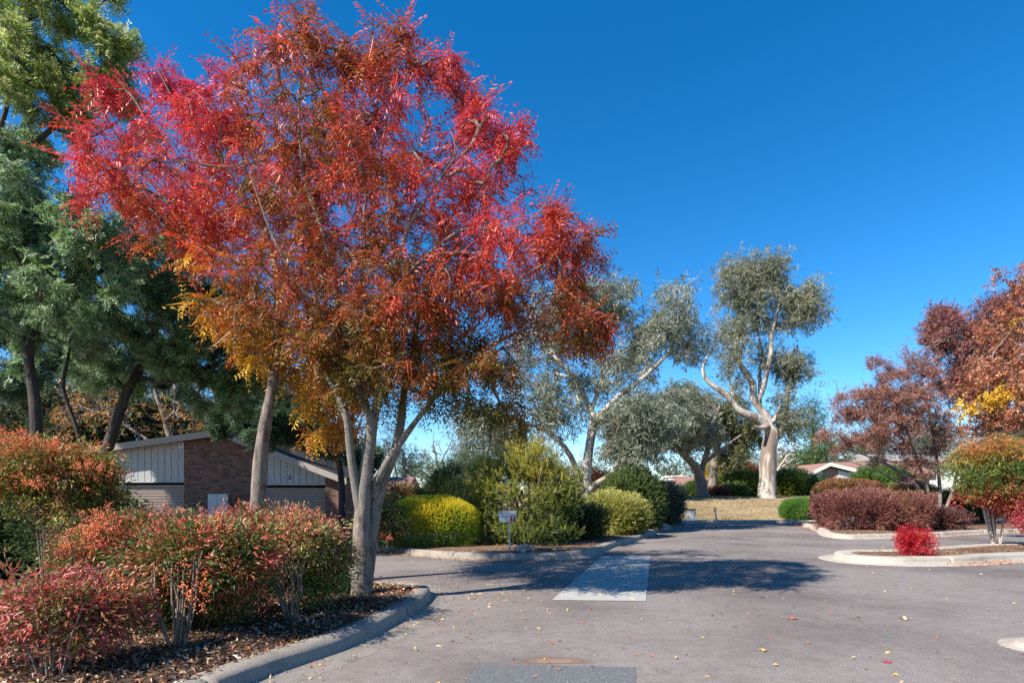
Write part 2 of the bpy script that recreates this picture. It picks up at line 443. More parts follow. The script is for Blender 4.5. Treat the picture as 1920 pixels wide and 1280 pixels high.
def grow(limbs, tips, rt=.006, lift=.0, seg=.22, side_big=10, knots=.05, cap=.6):
    """limbs: arrays (n,4) xyz+radius; tips (m,3). Joins every tip to the wood and returns tube paths and tip paths."""
    pos, dr, rad, par = [], [], [], []
    paths = []
    for L in limbs:
        pts = L[:, :3]; d = norm(np.gradient(pts, axis=0))
        paths.append((pts, L[:, 3]*(1+knots*wob(pts, 5.0)), side_big))
        # a limb may be borne on an earlier one
        b = len(pos)
        for i in range(len(pts)):
            pos.append(pts[i]); dr.append(d[i]); rad.append(L[i, 3]); par.append(b+i-1 if i else -1)
    n0 = len(pos)
    cap_n = n0 + len(tips)*14 + 10
    A = np.zeros((cap_n, 3)); D = np.zeros((cap_n, 3)); R = np.zeros(cap_n); PR = np.full(cap_n, -1); CNT = np.zeros(cap_n)
    A[:n0] = pos; D[:n0] = dr; R[:n0] = rad; PR[:n0] = par; n = n0
    use0 = np.ones(n0, bool)
    # the lower trunk carries no twigs
    ok = np.ones(cap_n, bool)
    b = 0
    for k, L in enumerate(limbs):
        if k == 0: ok[b:b+int(len(L)*.55)] = False
        b += len(L)
    dist = np.min(np.linalg.norm(tips[:, None, :] - A[None, :n0:2, :], axis=2), axis=1)
    chains = []
    for ti in np.argsort(dist):
        t = tips[ti]; v = t - A[:n]; d = np.linalg.norm(v, axis=1)+1e-6
        cs = (v*D[:n]).sum(1)/d
        cost = d*(1.25 - .55*cs) + np.where(ok[:n], 0, 1e6)
        j = int(np.argmin(cost)); L = d[j]
        m = min(13, max(3, int(L/seg)))
        s = np.linspace(0, 1, m+1)[1:, None]
        c1 = A[j] + (D[j]*.6 + v[j]/L*.4)*L*.45 + np.array([0, 0, lift*L])
        q = (1-s)**2*A[j] + 2*s*(1-s)*c1 + s*s*t
        q[:-1] += rng.normal(size=(m-1, 3))*L*.018
        full = np.vstack([A[j], q]); dd = norm(np.gradient(full, axis=0))[1:]
        A[n:n+m] = q; D[n:n+m] = dd; PR[n] = j; PR[n+1:n+m] = np.arange(n, n+m-1)
        chains.append((j, n, n+m)); n += m
    for j, a, b in chains: CNT[b-1] += 1
    for i in range(n-1, n0-1, -1):
        if PR[i] >= 0: CNT[PR[i]] += CNT[i]
    R[n0:n] = rt*np.maximum(CNT[n0:n], 1)**.48
    tp = []
    for j, a, b in chains:
        if j < n0: R[a:b] = np.minimum(R[a:b], R[j]*cap)
        pts = np.vstack([A[j], A[a:b]]); r0 = min(R[j]*.9, R[a]*1.25)
        rr = np.concatenate([[r0], R[a:b]]); rr[-1] *= .5
        paths.append((pts, rr, 7 if rr[0] > .03 else (5 if rr[0] > .012 else 4)))
        tp.append(pts)
    return paths, tp

def along(tp, k, spread=.08, lo=.25):
    """k positions and directions per twig, along its outer part"""
    ps, ds = [], []
    for pts in tp:
        t = (lo + (1-lo)*rng.uniform(size=k)**.7)*(len(pts)-1); i = np.minimum(t.astype(int), len(pts)-2); w = (t-i)[:, None]
        ps.append(pts[i]*(1-w)+pts[i+1]*w); ds.append(norm(pts[i+1]-pts[i]))
    p = np.vstack(ps); d = np.vstack(ds)
    return p + rng.normal(size=p.shape)*spread, d

def limbs_px(paths, step):
    out = []
    for p in paths:
        a = np.array([[*P(x, y, d), r] for x, y, d, r in p])
        out.append(smooth_path(a, step))
    return out

def blob_tips(blobs, shell=.45, clump=7, tight=.34):
    """blobs: (x, y, depth, rx_px, ry_px, half_depth_m, n); tips gather in sprays with gaps between them"""
    ts = []
    for x, y, d, rx, ry, rd, n in blobs:
        r = np.array([rx*d/F, rd, ry*d/F]); m = max(1, int(n/clump))
        cen = in_blob(m, P(x, y, d), r*1.02, shell)
        k = rng.integers(0, m, n)
        size = tight*rng.uniform(.6, 1.25, (m, 1))
        ts.append(cen[k] + norm(rng.normal(size=(n, 3)))*(rng.uniform(size=(n, 1))**.6)*size[k]*np.maximum(r, r.max()*.45)*min(1, (60/max(n, 1))**.18))
    return np.vstack(ts)

def crown_mesh(tp, tm, per, size, color, outward=.5, rnd=.7, droop=0., spread=.08, lo=.25, szvar=.3, roll=.6, jit=.22):
    p, d = along(tp, per, spread, lo)
    dirs = d*outward + rng.normal(size=p.shape)*rnd; dirs[:, 2] += droop
    s = size*(1+rng.uniform(-szvar, szvar, len(p)))
    return scatter(tm, p, dirs, s, color(p), roll, jit)

def tree(name, label, cat, limbs, blobs, tmpl, per, size, color, bark, leafm='leaf', group=None, step=.3,
         rt=.006, lift=.05, seg=.25, shell=.45, clump=7, tight=.34, rs=1.0, extra=None, crown='crown', trunk='trunk', knots=.05, side=10, bare=None, cap=.6, **kw):
    L = limbs_px(limbs, step)
    for l_ in L: l_[:, 3] *= rs
    root = empty(name, L[0][0, :3], label, cat, group)
    tips = blob_tips(blobs, shell, clump, tight)
    paths, tp = grow(L, tips, rt, lift, seg, side, knots, cap)
    if bare is not None:
        bp, _ = grow(L, blob_tips(bare), rt*.8, lift, seg, side, knots); paths += bp[len(L):]
    V, Q = tubes(paths)
    mesh_np(trunk, V, [Q], M[bark], root, smooth=True)
    if tmpl:
        parts = [crown_mesh(tp, T[tmpl], per, size, color, **kw)]
        if extra: parts += extra(tp)
        v, t, c = merge(parts)
        mesh_np(crown, v, [t], M[leafm], root, C=c)
    return root, tp

# ------------------------------------------------------------------ shrubs
def canes(base, n, spread, top, r=.008, lean=(0, 0)):
    """n stems from base fanning to height top; returns limb arrays"""
    out = []
    for k in range(n):
        a = rng.uniform(0, 6.28); q = rng.uniform(.15, 1)
        b = np.array(base) + np.array([math.cos(a), math.sin(a), 0])*spread*.28*q
        e = np.array(base) + np.array([math.cos(a)*spread*q+lean[0], math.sin(a)*spread*q+lean[1], top*rng.uniform(.75, 1)])
        m = (b+e)/2 + np.array([rng.normal()*.05, rng.normal()*.05, top*.06])
        rr = r*rng.uniform(.7, 1.3)
        out.append(smooth_path(np.array([[*b, rr], [*m, rr*.85], [*e, rr*.55]]), .15))
    return out

def shrub(name, label, cat, base, ncane, cspread, ctop, blobs, tmpl, per, size, color, bark='bark_cane', leafm='glossy', berries=None,
          bcol=None, bn=.7, group=None, rt=.0028, caner=.010, crown='foliage', stem='stems', shell=.4, bsize=1.0, **kw):
    """multi-stemmed bush; blobs in metres (centre, radii, n)"""
    root = empty(name, base, label, cat, group)
    L = canes(base, ncane, cspread, ctop, caner)
    tips = np.vstack([in_blob(n, np.array(c), r, shell) for c, r, n in blobs])
    tips = tips[tips[:, 2] > base[2]+.06]
    paths, tp = grow(L, tips, rt, .05, .14, 6, .03)
    V, Q = tubes(paths)
    mesh_np(stem, V, [Q], M[bark], root, smooth=True)
    v, t, c = crown_mesh(tp, T[tmpl], per, size, color, **kw)
    mesh_np(crown, v, [t], M[leafm], root, C=c)
    if berries:
        bp, bd = [], []
        for cc, k in berries:
            cc = np.array(cc)
            k = int(k*bn); bp.append(cc + rng.normal(size=(k, 3))*np.array([.10, .09, .045])); bd.append(np.tile([.25, -.35, .6], (k, 1)) + rng.normal(size=(k, 3))*.5)
        bp = np.vstack(bp); bd = np.vstack(bd)
        bc = pal(bcol or [(.66, .10, .03), (.78, .20, .07), (.82, .30, .15)], 2, .7)(bp)
        v, t, c = scatter(T['berry'], bp, bd, np.full(len(bp), bsize), bc)
        tag(mesh_np('berries', v, [t], M['berry'], root, C=c), kind='stuff')
    return root

def lump(c, r, n, e=3.0, zmin=None):
    """points on a rounded box (superellipsoid) with outward directions"""
    d = norm(rng.normal(size=(n, 3)))
    s = (np.abs(d)**e).sum(1, keepdims=True)**(-1/e)
    p = d*s*np.asarray(r); nn = norm(np.sign(d)*np.abs(d*s)**(e-1)/np.asarray(r))
    return np.asarray(c)+p, nn

def hedge(name, label, cat, c, r, n, tmpl, size, color, e=3.0, leafm='glossy', group=None, depth=.22, upb=.6, rough=.08, rnd=.35, rotz=0, crown='foliage', trunk=True):
    """dense bush: foliage in a rounded-box layer, on a few short stems"""
    c = np.asarray(c, float); r = np.asarray(r, float)
    root = empty(name, (c[0], c[1], c[2]-r[2]), label, cat, group)
    p, nn = lump((0, 0, 0), r, n, e)
    k = 1 + rough*wob(p + c, 1.6/max(r.min(), .3)) + rough*.6*wob(p + c, 5.0/max(r.min(), .3))
    dep = rng.uniform(size=(n, 1))**1.6*depth
    p = p*k[:, None] - nn*dep
    if rotz:
        cs, sn = math.cos(rotz), math.sin(rotz); Rm = np.array([[cs, -sn, 0], [sn, cs, 0], [0, 0, 1]]); p = p@Rm.T; nn = nn@Rm.T
    p = p + c
    keep = p[:, 2] > c[2]-r[2]*.96
    p, nn = p[keep], nn[keep]
    d = nn + rng.normal(size=p.shape)*rnd; d[:, 2] += upb
    v, t, cc = scatter(T[tmpl], p, d, size*(1+rng.uniform(-.3, .3, len(p))), color(p), .8)
    mesh_np(crown, v, [t], M[leafm], root, C=cc)
    if trunk:
        L = []
        for q in range(7):
            b = c + np.array([rng.uniform(-.5, .5)*r[0], rng.uniform(-.4, .4)*r[1], -r[2]-.02]); tpt = c + np.array([rng.uniform(-.7, .7)*r[0], rng.uniform(-.6, .6)*r[1], r[2]*.5])
            L.append(smooth_path(np.array([[*b, .02], [*((b+tpt)/2), .015], [*tpt, .006]]), .3))
        V, Q = tubes([(l[:, :3], l[:, 3], 6) for l in L])
        tag(mesh_np('stems', V, [Q], M['bark_grey'], root, smooth=True), kind='stuff')
    return root

# ------------------------------------------------------------------ ground, road, kerbs, beds
def ss(a, b, x):
    t = np.clip((np.asarray(x, float)-a)/(b-a), 0, 1); return t*t*(3-2*t)

def tz(X, Y):
    X = np.asarray(X, float); Y = np.asarray(Y, float)
    mound = 1.38*ss(31.4, 43, Y)*ss(4, 9, X)
    base = 1.3*ss(46, 80, Y)
    return np.maximum(mound, base) - .03 + .04*np.sin(X*.9+Y*.3)*ss(32, 36, Y)

def stand(x, d):
    """ground point at depth d on the terrain, under pixel column x"""
    X = (x-960)/F*d
    return np.array([X, d, float(tz(X, d))+.02])

xs = np.concatenate([np.linspace(-400, -45, 12), np.linspace(-40, 70, 111), np.linspace(76, 400, 12)])
ys = np.concatenate([np.linspace(-40, 26, 20), np.linspace(27, 90, 90), np.linspace(98, 600, 16)])
XX, YY = np.meshgrid(xs, ys)
ZZ = tz(XX, YY)
idx = np.arange(XX.size).reshape(XX.shape)
q = np.stack([idx[:-1, :-1], idx[:-1, 1:], idx[1:, 1:], idx[1:, :-1]], -1).reshape(-1, 4)
ground = mesh_np('ground', np.stack([XX.ravel(), YY.ravel(), ZZ.ravel()], 1), [q], M['lawn'], smooth=True)
tag(ground, kind='structure')

def sheet(name, pts, z, mat):
    m = MB(); vs = [m.bm.verts.new((p[0], p[1], z)) for p in pts]; m.bm.faces.new(vs)
    bmesh.ops.triangulate(m.bm, faces=m.bm.faces)
    return tag(m.build(name, mat), kind='structure')

road = sheet('road', [(-26, -7), (48, -7), (48, 31.2), (-26, 31.2)], 0.0, M['asphalt'])
slab_px = [(1128, 1042), (1220, 1041), (1211, 1127), (1035, 1125)]
sheet('crossing_slab', [G(x, y)[:2] for x, y in slab_px][::-1], .008, M['slab'])
sheet('road_patch', [G(x, y)[:2] for x, y in [(862, 1290), (898, 1245), (930, 1246), (1060, 1248), (1192, 1251), (1193, 1300), (840, 1320)]][::-1], .004, M['asphalt_new'])
# rusty silt stain beside the patch
m_, nt_, b_ = new_mat('silt_stain')
b_.inputs['Roughness'].default_value = .95
c_ = N(nt_, 'ShaderNodeTexCoord')
fz = noise(nt_, 60, 4, .8)
nt_.links.new(ramp(nt_, fz, [(.3, (.14, .085, .055)), (.7, (.27, .19, .135))]), b_.inputs['Base Color'])
gr = N(nt_, 'ShaderNodeTexGradient', gradient_type='SPHERICAL')
mp_ = N(nt_, 'ShaderNodeMapping'); cst = G(1040, 1240)
mp_.vector_type = 'POINT'
mp_.inputs['Location'].default_value = (-cst[0]/.42, -cst[1]/.20, 0); mp_.inputs['Scale'].default_value = (1/.42, 1/.20, 1)
nt_.links.new(c_.outputs['Object'], mp_.inputs['Vector']); nt_.links.new(mp_.outputs[0], gr.inputs['Vector'])
ml_ = N(nt_, 'ShaderNodeMath', operation='MULTIPLY')
nt_.links.new(gr.outputs['Fac'], ml_.inputs[0]); nt_.links.new(ramp(nt_, noise(nt_, 5, 6, .75), [(.3, .3), (.6, 1.6)]), ml_.inputs[1])
tr_ = N(nt_, 'ShaderNodeBsdfTransparent'); mx_ = N(nt_, 'ShaderNodeMixShader')
cl_ = N(nt_, 'ShaderNodeMath', operation='MULTIPLY', use_clamp=True); cl_.inputs[1].default_value = 1.3
nt_.links.new(ml_.outputs[0], cl_.inputs[0]); nt_.links.new(cl_.outputs[0], mx_.inputs[0])
nt_.links.new(tr_.outputs[0], mx_.inputs[1]); nt_.links.new(b_.outputs[0], mx_.inputs[2])
nt_.links.new(mx_.outputs[0], nt_.nodes['Material Output'].inputs['Surface'])
sheet('silt_stain', [(cst[0]-.42, cst[1]-.06), (cst[0]+.42, cst[1]-.06), (cst[0]+.42, cst[1]+.2), (cst[0]-.42, cst[1]+.2)], .003, m_)

def offset_line(pts, off):
    pts = np.asarray(pts, float); t = np.gradient(pts, axis=0); t = t/np.maximum(np.linalg.norm(t, axis=1, keepdims=True), 1e-9)
    return pts + np.stack([-t[:, 1], t[:, 0]], 1)*off      # left of the travel direction

PROFILE = [(-.12, .001), (-.11, .005), (-.02, .012), (.0, .03), (.018, .10), (.035, .135), (.065, .152), (.12, .158), (.22, .156), (.262, .15), (.275, .13), (.28, -.02)]
def kerb(name, pts, mat, h=1.0, step=.12, joints=3.1, gutter=True, prof=None, jit=.004):
    """kerb along pts (road edge, bed on the left of the travel direction)"""
    line = smooth_path(np.c_[np.asarray(pts, float)[:, :2], np.zeros(len(pts))], step)[:, :2]
    # joints: a narrow sunken groove every few metres
    sl = np.r_[0, np.cumsum(np.linalg.norm(np.diff(line, axis=0), axis=1))]
    st = list(np.arange(0, sl[-1], step)) + [sl[-1]]; dep = [0.0]*len(st)
    j = joints*.6
    while j < sl[-1]:
        st += [j-.028, j-.016, j+.016, j+.028]; dep += [0, .04, .04, 0]; j += joints
    o = np.argsort(st); st = np.array(st)[o]; dep = np.array(dep)[o]
    line = np.c_[np.interp(st, sl, line[:, 0]), np.interp(st, sl, line[:, 1])]
    pr = PROFILE if prof is None else prof
    V = []
    for k, (a, z) in enumerate(pr):
        top = 1.0 if z > .05 else 0.0; p = offset_line(line, a)
        if top and a < .2:
            tt = np.gradient(line, axis=0); tt /= np.maximum(np.linalg.norm(tt, axis=1, keepdims=True), 1e-9); p = p + np.stack([-tt[:, 1], tt[:, 0]], 1)*(dep*1.2)[:, None]
        zz = z*(h if z > 0 else 1) - dep*top + top*jit*(wob(np.c_[p, np.zeros(len(p))+k], 3.0) + .5*wob(np.c_[p, np.zeros(len(p))+k*.3], 14.0))
        if not gutter and k < 3: zz = zz*0 + (-.02 if k < 2 else .001)
        V.append(np.c_[p, zz])
    V = np.stack(V, 1); n, m = V.shape[:2]
    idx = np.arange(n*m).reshape(n, m)
    f = np.stack([idx[:-1, :-1], idx[1:, :-1], idx[1:, 1:], idx[:-1, 1:]], -1).reshape(-1, 4)
    caps = []
    o = mesh_np(name, V.reshape(-1, 3), [f, idx[0][None, ::-1], idx[-1][None, :]], mat, smooth=False)
    return tag(o, kind='structure')

K_left = [(-2.62, 2.6), (-2.40, 4.0)] + [tuple(G(x, y)[:2]) for x, y in [(492, 1273), (652, 1216), (759, 1161), (796, 1136)]] + [(-1.24, 8.72), (-1.36, 9.12), (-1.75, 9.42), (-2.5, 9.75), (-4.5, 10.25), (-9, 10.9), (-24, 12)]
kerb('kerb', K_left, M['kerb'], prof=[(-.34, .001), (-.33, .004)]+PROFILE[2:], jit=.009)
K_mid = [(-24, 19.5), (-9, 16.8), (-5.2, 15.9)] + [tuple(G(x, y)[:2]) for x, y in [(720, 1034), (745, 1038), (845, 1047), (935, 1049), (1000, 1050), (1053, 1048), (1121, 1038), (1157, 1024), (1203, 1011), (1235, 997)]] + [(7.4, 26.6), (7.2, 29), (6.0, 30.4), (3, 30.8), (-6, 30.9)]
kerb('kerb', K_mid, M['kerb'], jit=.010)
K_lawn = [(-2, 31.1), (6, 30.9), (12, 30.9), (17, 31.1), (24, 31.3), (46, 31.4)]
kerb('kerb', K_lawn, M['kerb_pale'], joints=2.4)
K_barb = [(46, 30.6), (24, 30.2), (17, 29.8), (14.6, 28.6), (13.9, 26.4)] + [tuple(G(x, y)[:2]) for x, y in [(1536, 996), (1544, 1003), (1560, 1007), (1595, 1010), (1679, 1008), (1755, 1006), (1858, 1000)]] + [(26, 24.4), (46, 27)]
kerb('kerb', K_barb, M['kerb_pale'])
K_isl = [(46, 21.5), (24, 18.4), (16, 16.7)] + [tuple(G(x, y, .1)[:2]) for x, y in [(1856, 1021.5), (1755, 1028), (1680, 1032.5)]] + [(8.75, 14.75), (8.1, 14.3), (7.85, 13.75), (7.92, 13.25), (8.3, 12.95)] + [tuple(G(x, y)[:2]) for x, y in [(1709, 1058.5), (1824, 1056), (1920, 1050)]] + [(20, 15.2), (46, 18)]
kerb('kerb', K_isl, M['kerb_pale'], prof=[(-.34, .003), (-.32, .008), (-.03, .018), (.0, .03), (.010, .10), (.02, .140), (.045, .158), (.12, .162), (.36, .160), (.40, .155), (.41, .13), (.42, -.02)])
K_nose = [(20, 5.6), (8, 5.75), (5.6, 5.95), (5.22, 5.92), (5.10, 5.75), (5.2, 5.55), (6, 5.25), (20, 3.6)]
kerb('kerb', K_nose[::-1] if False else [(20, 7.4), (8, 6.35), (5.75, 6.22), (5.38, 6.12), (5.26, 5.95), (5.32, 5.78), (5.6, 5.62), (8, 5.0), (20, 3.0)], M['kerb_pale'], h=.35)

def bed(name, pts, z, mat, res=.35, amp=.03):
    """garden bed: filled polygon with a gently uneven top"""
    bm = bmesh.new(); vs = [bm.verts.new((p[0], p[1], z)) for p in pts]; bm.faces.new(vs)
    bmesh.ops.triangulate(bm, faces=bm.faces)
    for _ in range(7):
        e = [e for e in bm.edges if e.calc_length() > res and (e.verts[0].co.y < 22)]
        if not e or len(bm.edges) > 40000: break
        bmesh.ops.subdivide_edges(bm, edges=e, cuts=1); bmesh.ops.triangulate(bm, faces=bm.faces)
    bd = {v for e in bm.edges if e.is_boundary for v in e.verts}
    co = np.array([v.co[:] for v in bm.verts])
    if len(co):
        w = wob(co, 2.0)*amp + wob(co, 9.0)*amp*.4
        for v, k in zip(bm.verts, w): v.co.z += (k + amp if v not in bd else 0)
    bmesh.ops.recalc_face_normals(bm, faces=bm.faces)
    me = bpy.data.meshes.new(name); bm.to_mesh(me); bm.free()
    for p in me.polygons: p.use_smooth = True
    return tag(link_mesh(name, me, mat), kind='structure')

def inner(K, off=.24): return [tuple(p) for p in offset_line(np.asarray(smooth_path(np.c_[np.asarray(K, float), np.zeros(len(K))], .5))[:, :2], off)]
bed_left = bed('mulch_bed', inner(K_left), .125, M['mulch'])
bed('garden_bed', inner(K_mid), .125, M['bedsoil'], 1.2)
bed('garden_bed', inner(K_barb), .125, M['bedsoil'], 1.2)
bed('garden_bed', inner(K_isl, .36), .135, M['bedsoil'], .6, .02)
bed('garden_bed', inner([(20, 7.4), (8, 6.35), (5.75, 6.22), (5.38, 6.12), (5.26, 5.95), (5.32, 5.78), (5.6, 5.62), (8, 5.0), (20, 3.0)], .2), .04, M['kerb_pale'], .6, .01)
# low concrete edging strip inside the barberry bed
ed = MB(); a_ = G(1712, 992, .16); b2 = G(1792, 981, .16)
ed.prism([(a_[0], a_[1], .1), (b2[0], b2[1], .1), (b2[0]-.1, b2[1]+.9, .1), (a_[0]-.1, a_[1]+.5, .1)], (0, 0, .09))
tag(ed.build('garden_edging', M['kerb_pale'], bevel=.02), kind='structure')

# ------------------------------------------------------------------ mulch chips and fallen leaves (uncountable)
from mathutils.bvhtree import BVHTree
def inside(poly, p):
    poly = np.asarray(poly); x, y = p[:, 0], p[:, 1]; r = np.zeros(len(p), bool); j = len(poly)-1
    for i in range(len(poly)):
        xi, yi = poly[i]; xj, yj = poly[j]
        with np.errstate(divide='ignore', invalid='ignore'):
            c = ((yi > y) != (yj > y)) & (x < (xj-xi)*(y-yi)/(yj-yi)+xi)
        r ^= c; j = i
    return r

flat = [t_twig(np.random.default_rng(5), n=1, L=.05, W=.018, length=.0001), t_twig(np.random.default_rng(6), n=1, L=.035, W=.02, length=.0001), t_twig(np.random.default_rng(8), n=1, L=.07, W=.014, length=.0001)]
poly = np.array(inner(K_left, .2))
p = np.c_[rng.uniform(-6.5, -1, 42000), rng.uniform(3.6, 10, 42000)]
p = p[inside(poly, p)]
tree_bvh = BVHTree.FromPolygons([v.co[:] for v in bed_left.data.vertices], [tuple(pp.vertices) for pp in bed_left.data.polygons])
zz = np.array([(tree_bvh.ray_cast(Vector((a, b, 2)), Vector((0, 0, -1)))[0] or Vector((0, 0, .15))).z for a, b in p])
p3 = np.c_[p, zz + rng.uniform(.004, .022, len(p))]
d3 = np.c_[rng.normal(size=(len(p), 2)), rng.normal(size=len(p))*.25]
cc = np.array([(.07, .045, .030), (.20, .125, .08), (.36, .25, .175), (.56, .47, .38), (.46, .17, .07)])[rng.choice(5, len(p), p=[.33, .3, .18, .07, .12])]
v, t, c = scatter(flat, p3, d3, rng.uniform(.5, 1.5, len(p)), cc, .35)
tag(mesh_np('mulch_chips', v, [t], M['litter'], C=c), kind='stuff')

def strew(n, fn):
    q = fn(n); return q
leafpos, leafcol, leafsz = [], [], []
def add_leaves(p2, z, cols, size):
    leafpos.append(np.c_[p2, np.full(len(p2), z) + rng.uniform(.002, .015, len(p2))])
    leafcol.append(np.array(cols)[rng.integers(0, len(cols), len(p2))]); leafsz.append(rng.uniform(size*.6, size*1.3, len(p2)))
AUT = [(.45, .20, .05), (.55, .36, .12), (.50, .33, .20), (.38, .10, .05), (.62, .50, .30), (.60, .42, .08), (.45, .05, .06)]
# scattered over the road, thinning out
pp = np.c_[rng.uniform(-3, 12, 900), 3.6 + 22*rng.uniform(size=900)**1.7]
add_leaves(pp[~inside(poly, pp)], .004, AUT, 1.25)
pp = np.c_[rng.normal(-.6, .8, 260), rng.normal(8.3, 1.9, 260)]
add_leaves(pp[~inside(poly, pp)], .004, AUT, 1.15)
def along_kerb(K, n, lo, hi, off0=-.34, off1=.0, xr=None):
    L = smooth_path(np.c_[np.asarray(K, float), np.zeros(len(K))], .1)[:, :2]
    L = L[(L[:, 0] > lo) & (L[:, 0] < hi)]
    i = rng.integers(0, len(L), n); t = np.gradient(L, axis=0); t /= np.linalg.norm(t, axis=1, keepdims=True)
    o = off0 + (off1-off0)*rng.uniform(size=(n, 1))**.6
    return L[i] + np.c_[-t[i, 1], t[i, 0]]*o
RUST = [(.48, .16, .05), (.40, .12, .05), (.55, .28, .12), (.60, .40, .24), (.30, .09, .04)]
add_leaves(along_kerb(K_mid, 2600, -6, 1.2, -.5), .022, RUST, .9)
add_leaves(along_kerb(K_isl, 3600, 9.6, 20, -.55), .025, RUST, 1.0)
add_leaves(along_kerb(K_barb, 2600, 13, 26, -.7), .025, RUST, 1.0)
add_leaves(along_kerb(K_left, 150, -3, -1.2, -.5, -.02), .015, AUT, .9)
pb = np.array(inner(K_isl, .4)); q2 = np.c_[rng.uniform(8, 20, 3500), rng.uniform(12.8, 19, 3500)]
add_leaves(q2[inside(pb, q2)], .165, RUST + [(.35, .27, .2), (.16, .11, .08)], 1.0)
pb = np.array(inner(K_barb, .3)); q2 = np.c_[rng.uniform(12, 26, 5000), rng.uniform(20, 28, 5000)]
add_leaves(q2[inside(pb, q2)], .16, RUST + [(.42, .33, .26), (.18, .12, .09)], 1.0)
pb = np.array(inner(K_mid, .3)); q2 = np.c_[rng.uniform(-5, 8, 6000), rng.uniform(13.8, 24, 6000)]
add_leaves(q2[inside(pb, q2)], .16, RUST + [(.42, .33, .26), (.18, .12, .09)], .9)
q2 = np.c_[rng.uniform(-6.5, -1, 2600), rng.uniform(3.6, 10, 2600)]; q2 = q2[inside(poly, q2)]
add_leaves(q2, .165, AUT + RUST, .95)
P3 = np.vstack(leafpos); d3 = np.c_[rng.normal(size=(len(P3), 2)), rng.normal(size=len(P3))*.12]
v, t, c = scatter(flat, P3, d3, np.concatenate(leafsz), np.vstack(leafcol), .25)
tag(mesh_np('fallen_leaves', v, [t], M['litter'], C=c), kind='stuff')

# dry grass blades on the rise of the lawn
gx = np.c_[rng.uniform(6, 24, 26000), rng.uniform(31.4, 46, 26000)]
g3 = np.c_[gx, tz(gx[:, 0], gx[:, 1])]
gd = rng.normal(size=(len(gx), 3))*.8; gd[:, 2] = 1
gc = pal([(.10, .095, .04), (.25, .195, .105), (.40, .315, .19), (.46, .37, .235)], .45, .5)(g3)
v, t, c = scatter([t_twig(np.random.default_rng(3), n=5, L=.08, W=.016, length=.02)], g3, gd, rng.uniform(.5, 1.1, len(gx)), gc, .8)
tag(mesh_np('lawn_grass', v, [t], M['litter'], C=c), kind='stuff')

# four leaves big enough to tell apart
def big_leaf(x, y, size, color, label, lobes=5, curl=.3):
    b = G(x, y); m = MB(); bm = m.bm; pts = []
    n = lobes*4; rot = rng.uniform(0, 6.28)
    ctr = bm.verts.new((0, 0, .006))
    for k in range(n):
        a = rot + 2*math.pi*k/n; ph = (k % 4)/4
        r = size*(1.0 if k % 4 == 0 else .42 if k % 4 == 2 else .62)*rng.uniform(.85, 1.1)
        pts.append(bm.verts.new((math.cos(a)*r, math.sin(a)*r*.9, .004 + curl*r*abs(math.sin(a*1.5))*rng.uniform(.4, 1.2))))
    for k in range(n): bm.faces.new((ctr, pts[k], pts[(k+1) % n]))
    bm.transform(__import__('mathutils').Matrix.Translation(Vector(b)))
    root = m.build('fallen_leaf', plain('leaf_paint', color, .7, 0, .25, 60, .2), bevel=0)
    tag(root, label, 'leaf', 'large fallen leaves on the asphalt')
big_leaf(1485, 1160, .088, (.30, .10, .06), 'curled russet brown leaf on the asphalt below the island kerb', 6)
big_leaf(1697, 1161, .092, (.46, .36, .25), 'pale tan papery curled leaf on the asphalt, farther right', 4, .5)
big_leaf(1431, 1219, .066, (.50, .30, .10), 'yellow-brown crumpled leaf on the asphalt near the bottom', 4)
big_leaf(1663, 1241, .064, (.45, .02, .06), 'crimson leaf lying flat on the asphalt', 5, .15)

# ------------------------------------------------------------------ double garage behind the hedge
def px_xz(x, y, d):
    p = P(x, y, d); return p[0], p[2]
GD = 25.0
gar = empty('garage', ((350-960)/F*GD, GD, 0), 'brown brick double garage with low gable roof and white boarded panels', 'garage')
X = lambda x: (x-960)/F*GD
Z = lambda y: H-(y-YH)/F*GD
ridge = (X(420), Z(809)); le = (X(40), Z(861)); re_ = (X(655), Z(899))
def roof_z(x):
    return le[1]+(ridge[1]-le[1])*(x-le[0])/(ridge[0]-le[0]) if x < ridge[0] else ridge[1]+(re_[1]-ridge[1])*(x-ridge[0])/(re_[0]-ridge[0])
def wall_px(x0, x1, zb, y0, y1, mat, name, clip=.12):
    xa, xb = X(x0), X(x1)
    top = [(xb, roof_z(xb)-clip)] + ([(ridge[0], ridge[1]-clip)] if xa < ridge[0] < xb else []) + [(xa, roof_z(xa)-clip)]
    m = MB(); m.prism([(xa, y0, zb), (xb, y0, zb)] + [(a, y0, b) for a, b in top], (0, y1-y0, 0))
    return m.build(name, mat, gar)
wall_px(345, 475, -.05, GD, GD+7, M['brick'], 'brick_wall')
wall_px(610, 645, -.05, GD, GD+7.2, M['brick'], 'brick_wall')
wall_px(48, 92, -.05, GD, GD+7.2, M['brick'], 'brick_wall')
for a, b, c in ((92, 345, 2.9), (475, 610, 2.3)):
    mb = MB(); mb.box(X(a)+.02, X(b)-.02, GD+6.8, GD+7.0, -.05, c); mb.build('rear_wall', M['brick'], gar)
def boards(x0, x1, ybot, nb):
    m = MB(); xa, xb = X(x0), X(x1); w = (xb-xa)/nb; zb = Z(ybot)
    for k in range(nb):
        a = xa+w*k+.012; b = xa+w*(k+1)-.012
        m.prism([(a, GD+.10, zb), (b, GD+.10, zb), (b, GD+.10, roof_z(b)-.14), (a, GD+.10, roof_z(a)-.14)], (0, .03, 0))
    m.prism([(xa, GD+.128, zb+.01), (xb, GD+.128, zb+.01), (xb, GD+.128, roof_z(xb)-.15), (xa, GD+.128, roof_z(xa)-.15)], (0, .05, 0))
    m.box(xa, xb, GD+.07, GD+.14, zb-.05, zb-.002)
    return m.build('board_panel', M['board'], gar)
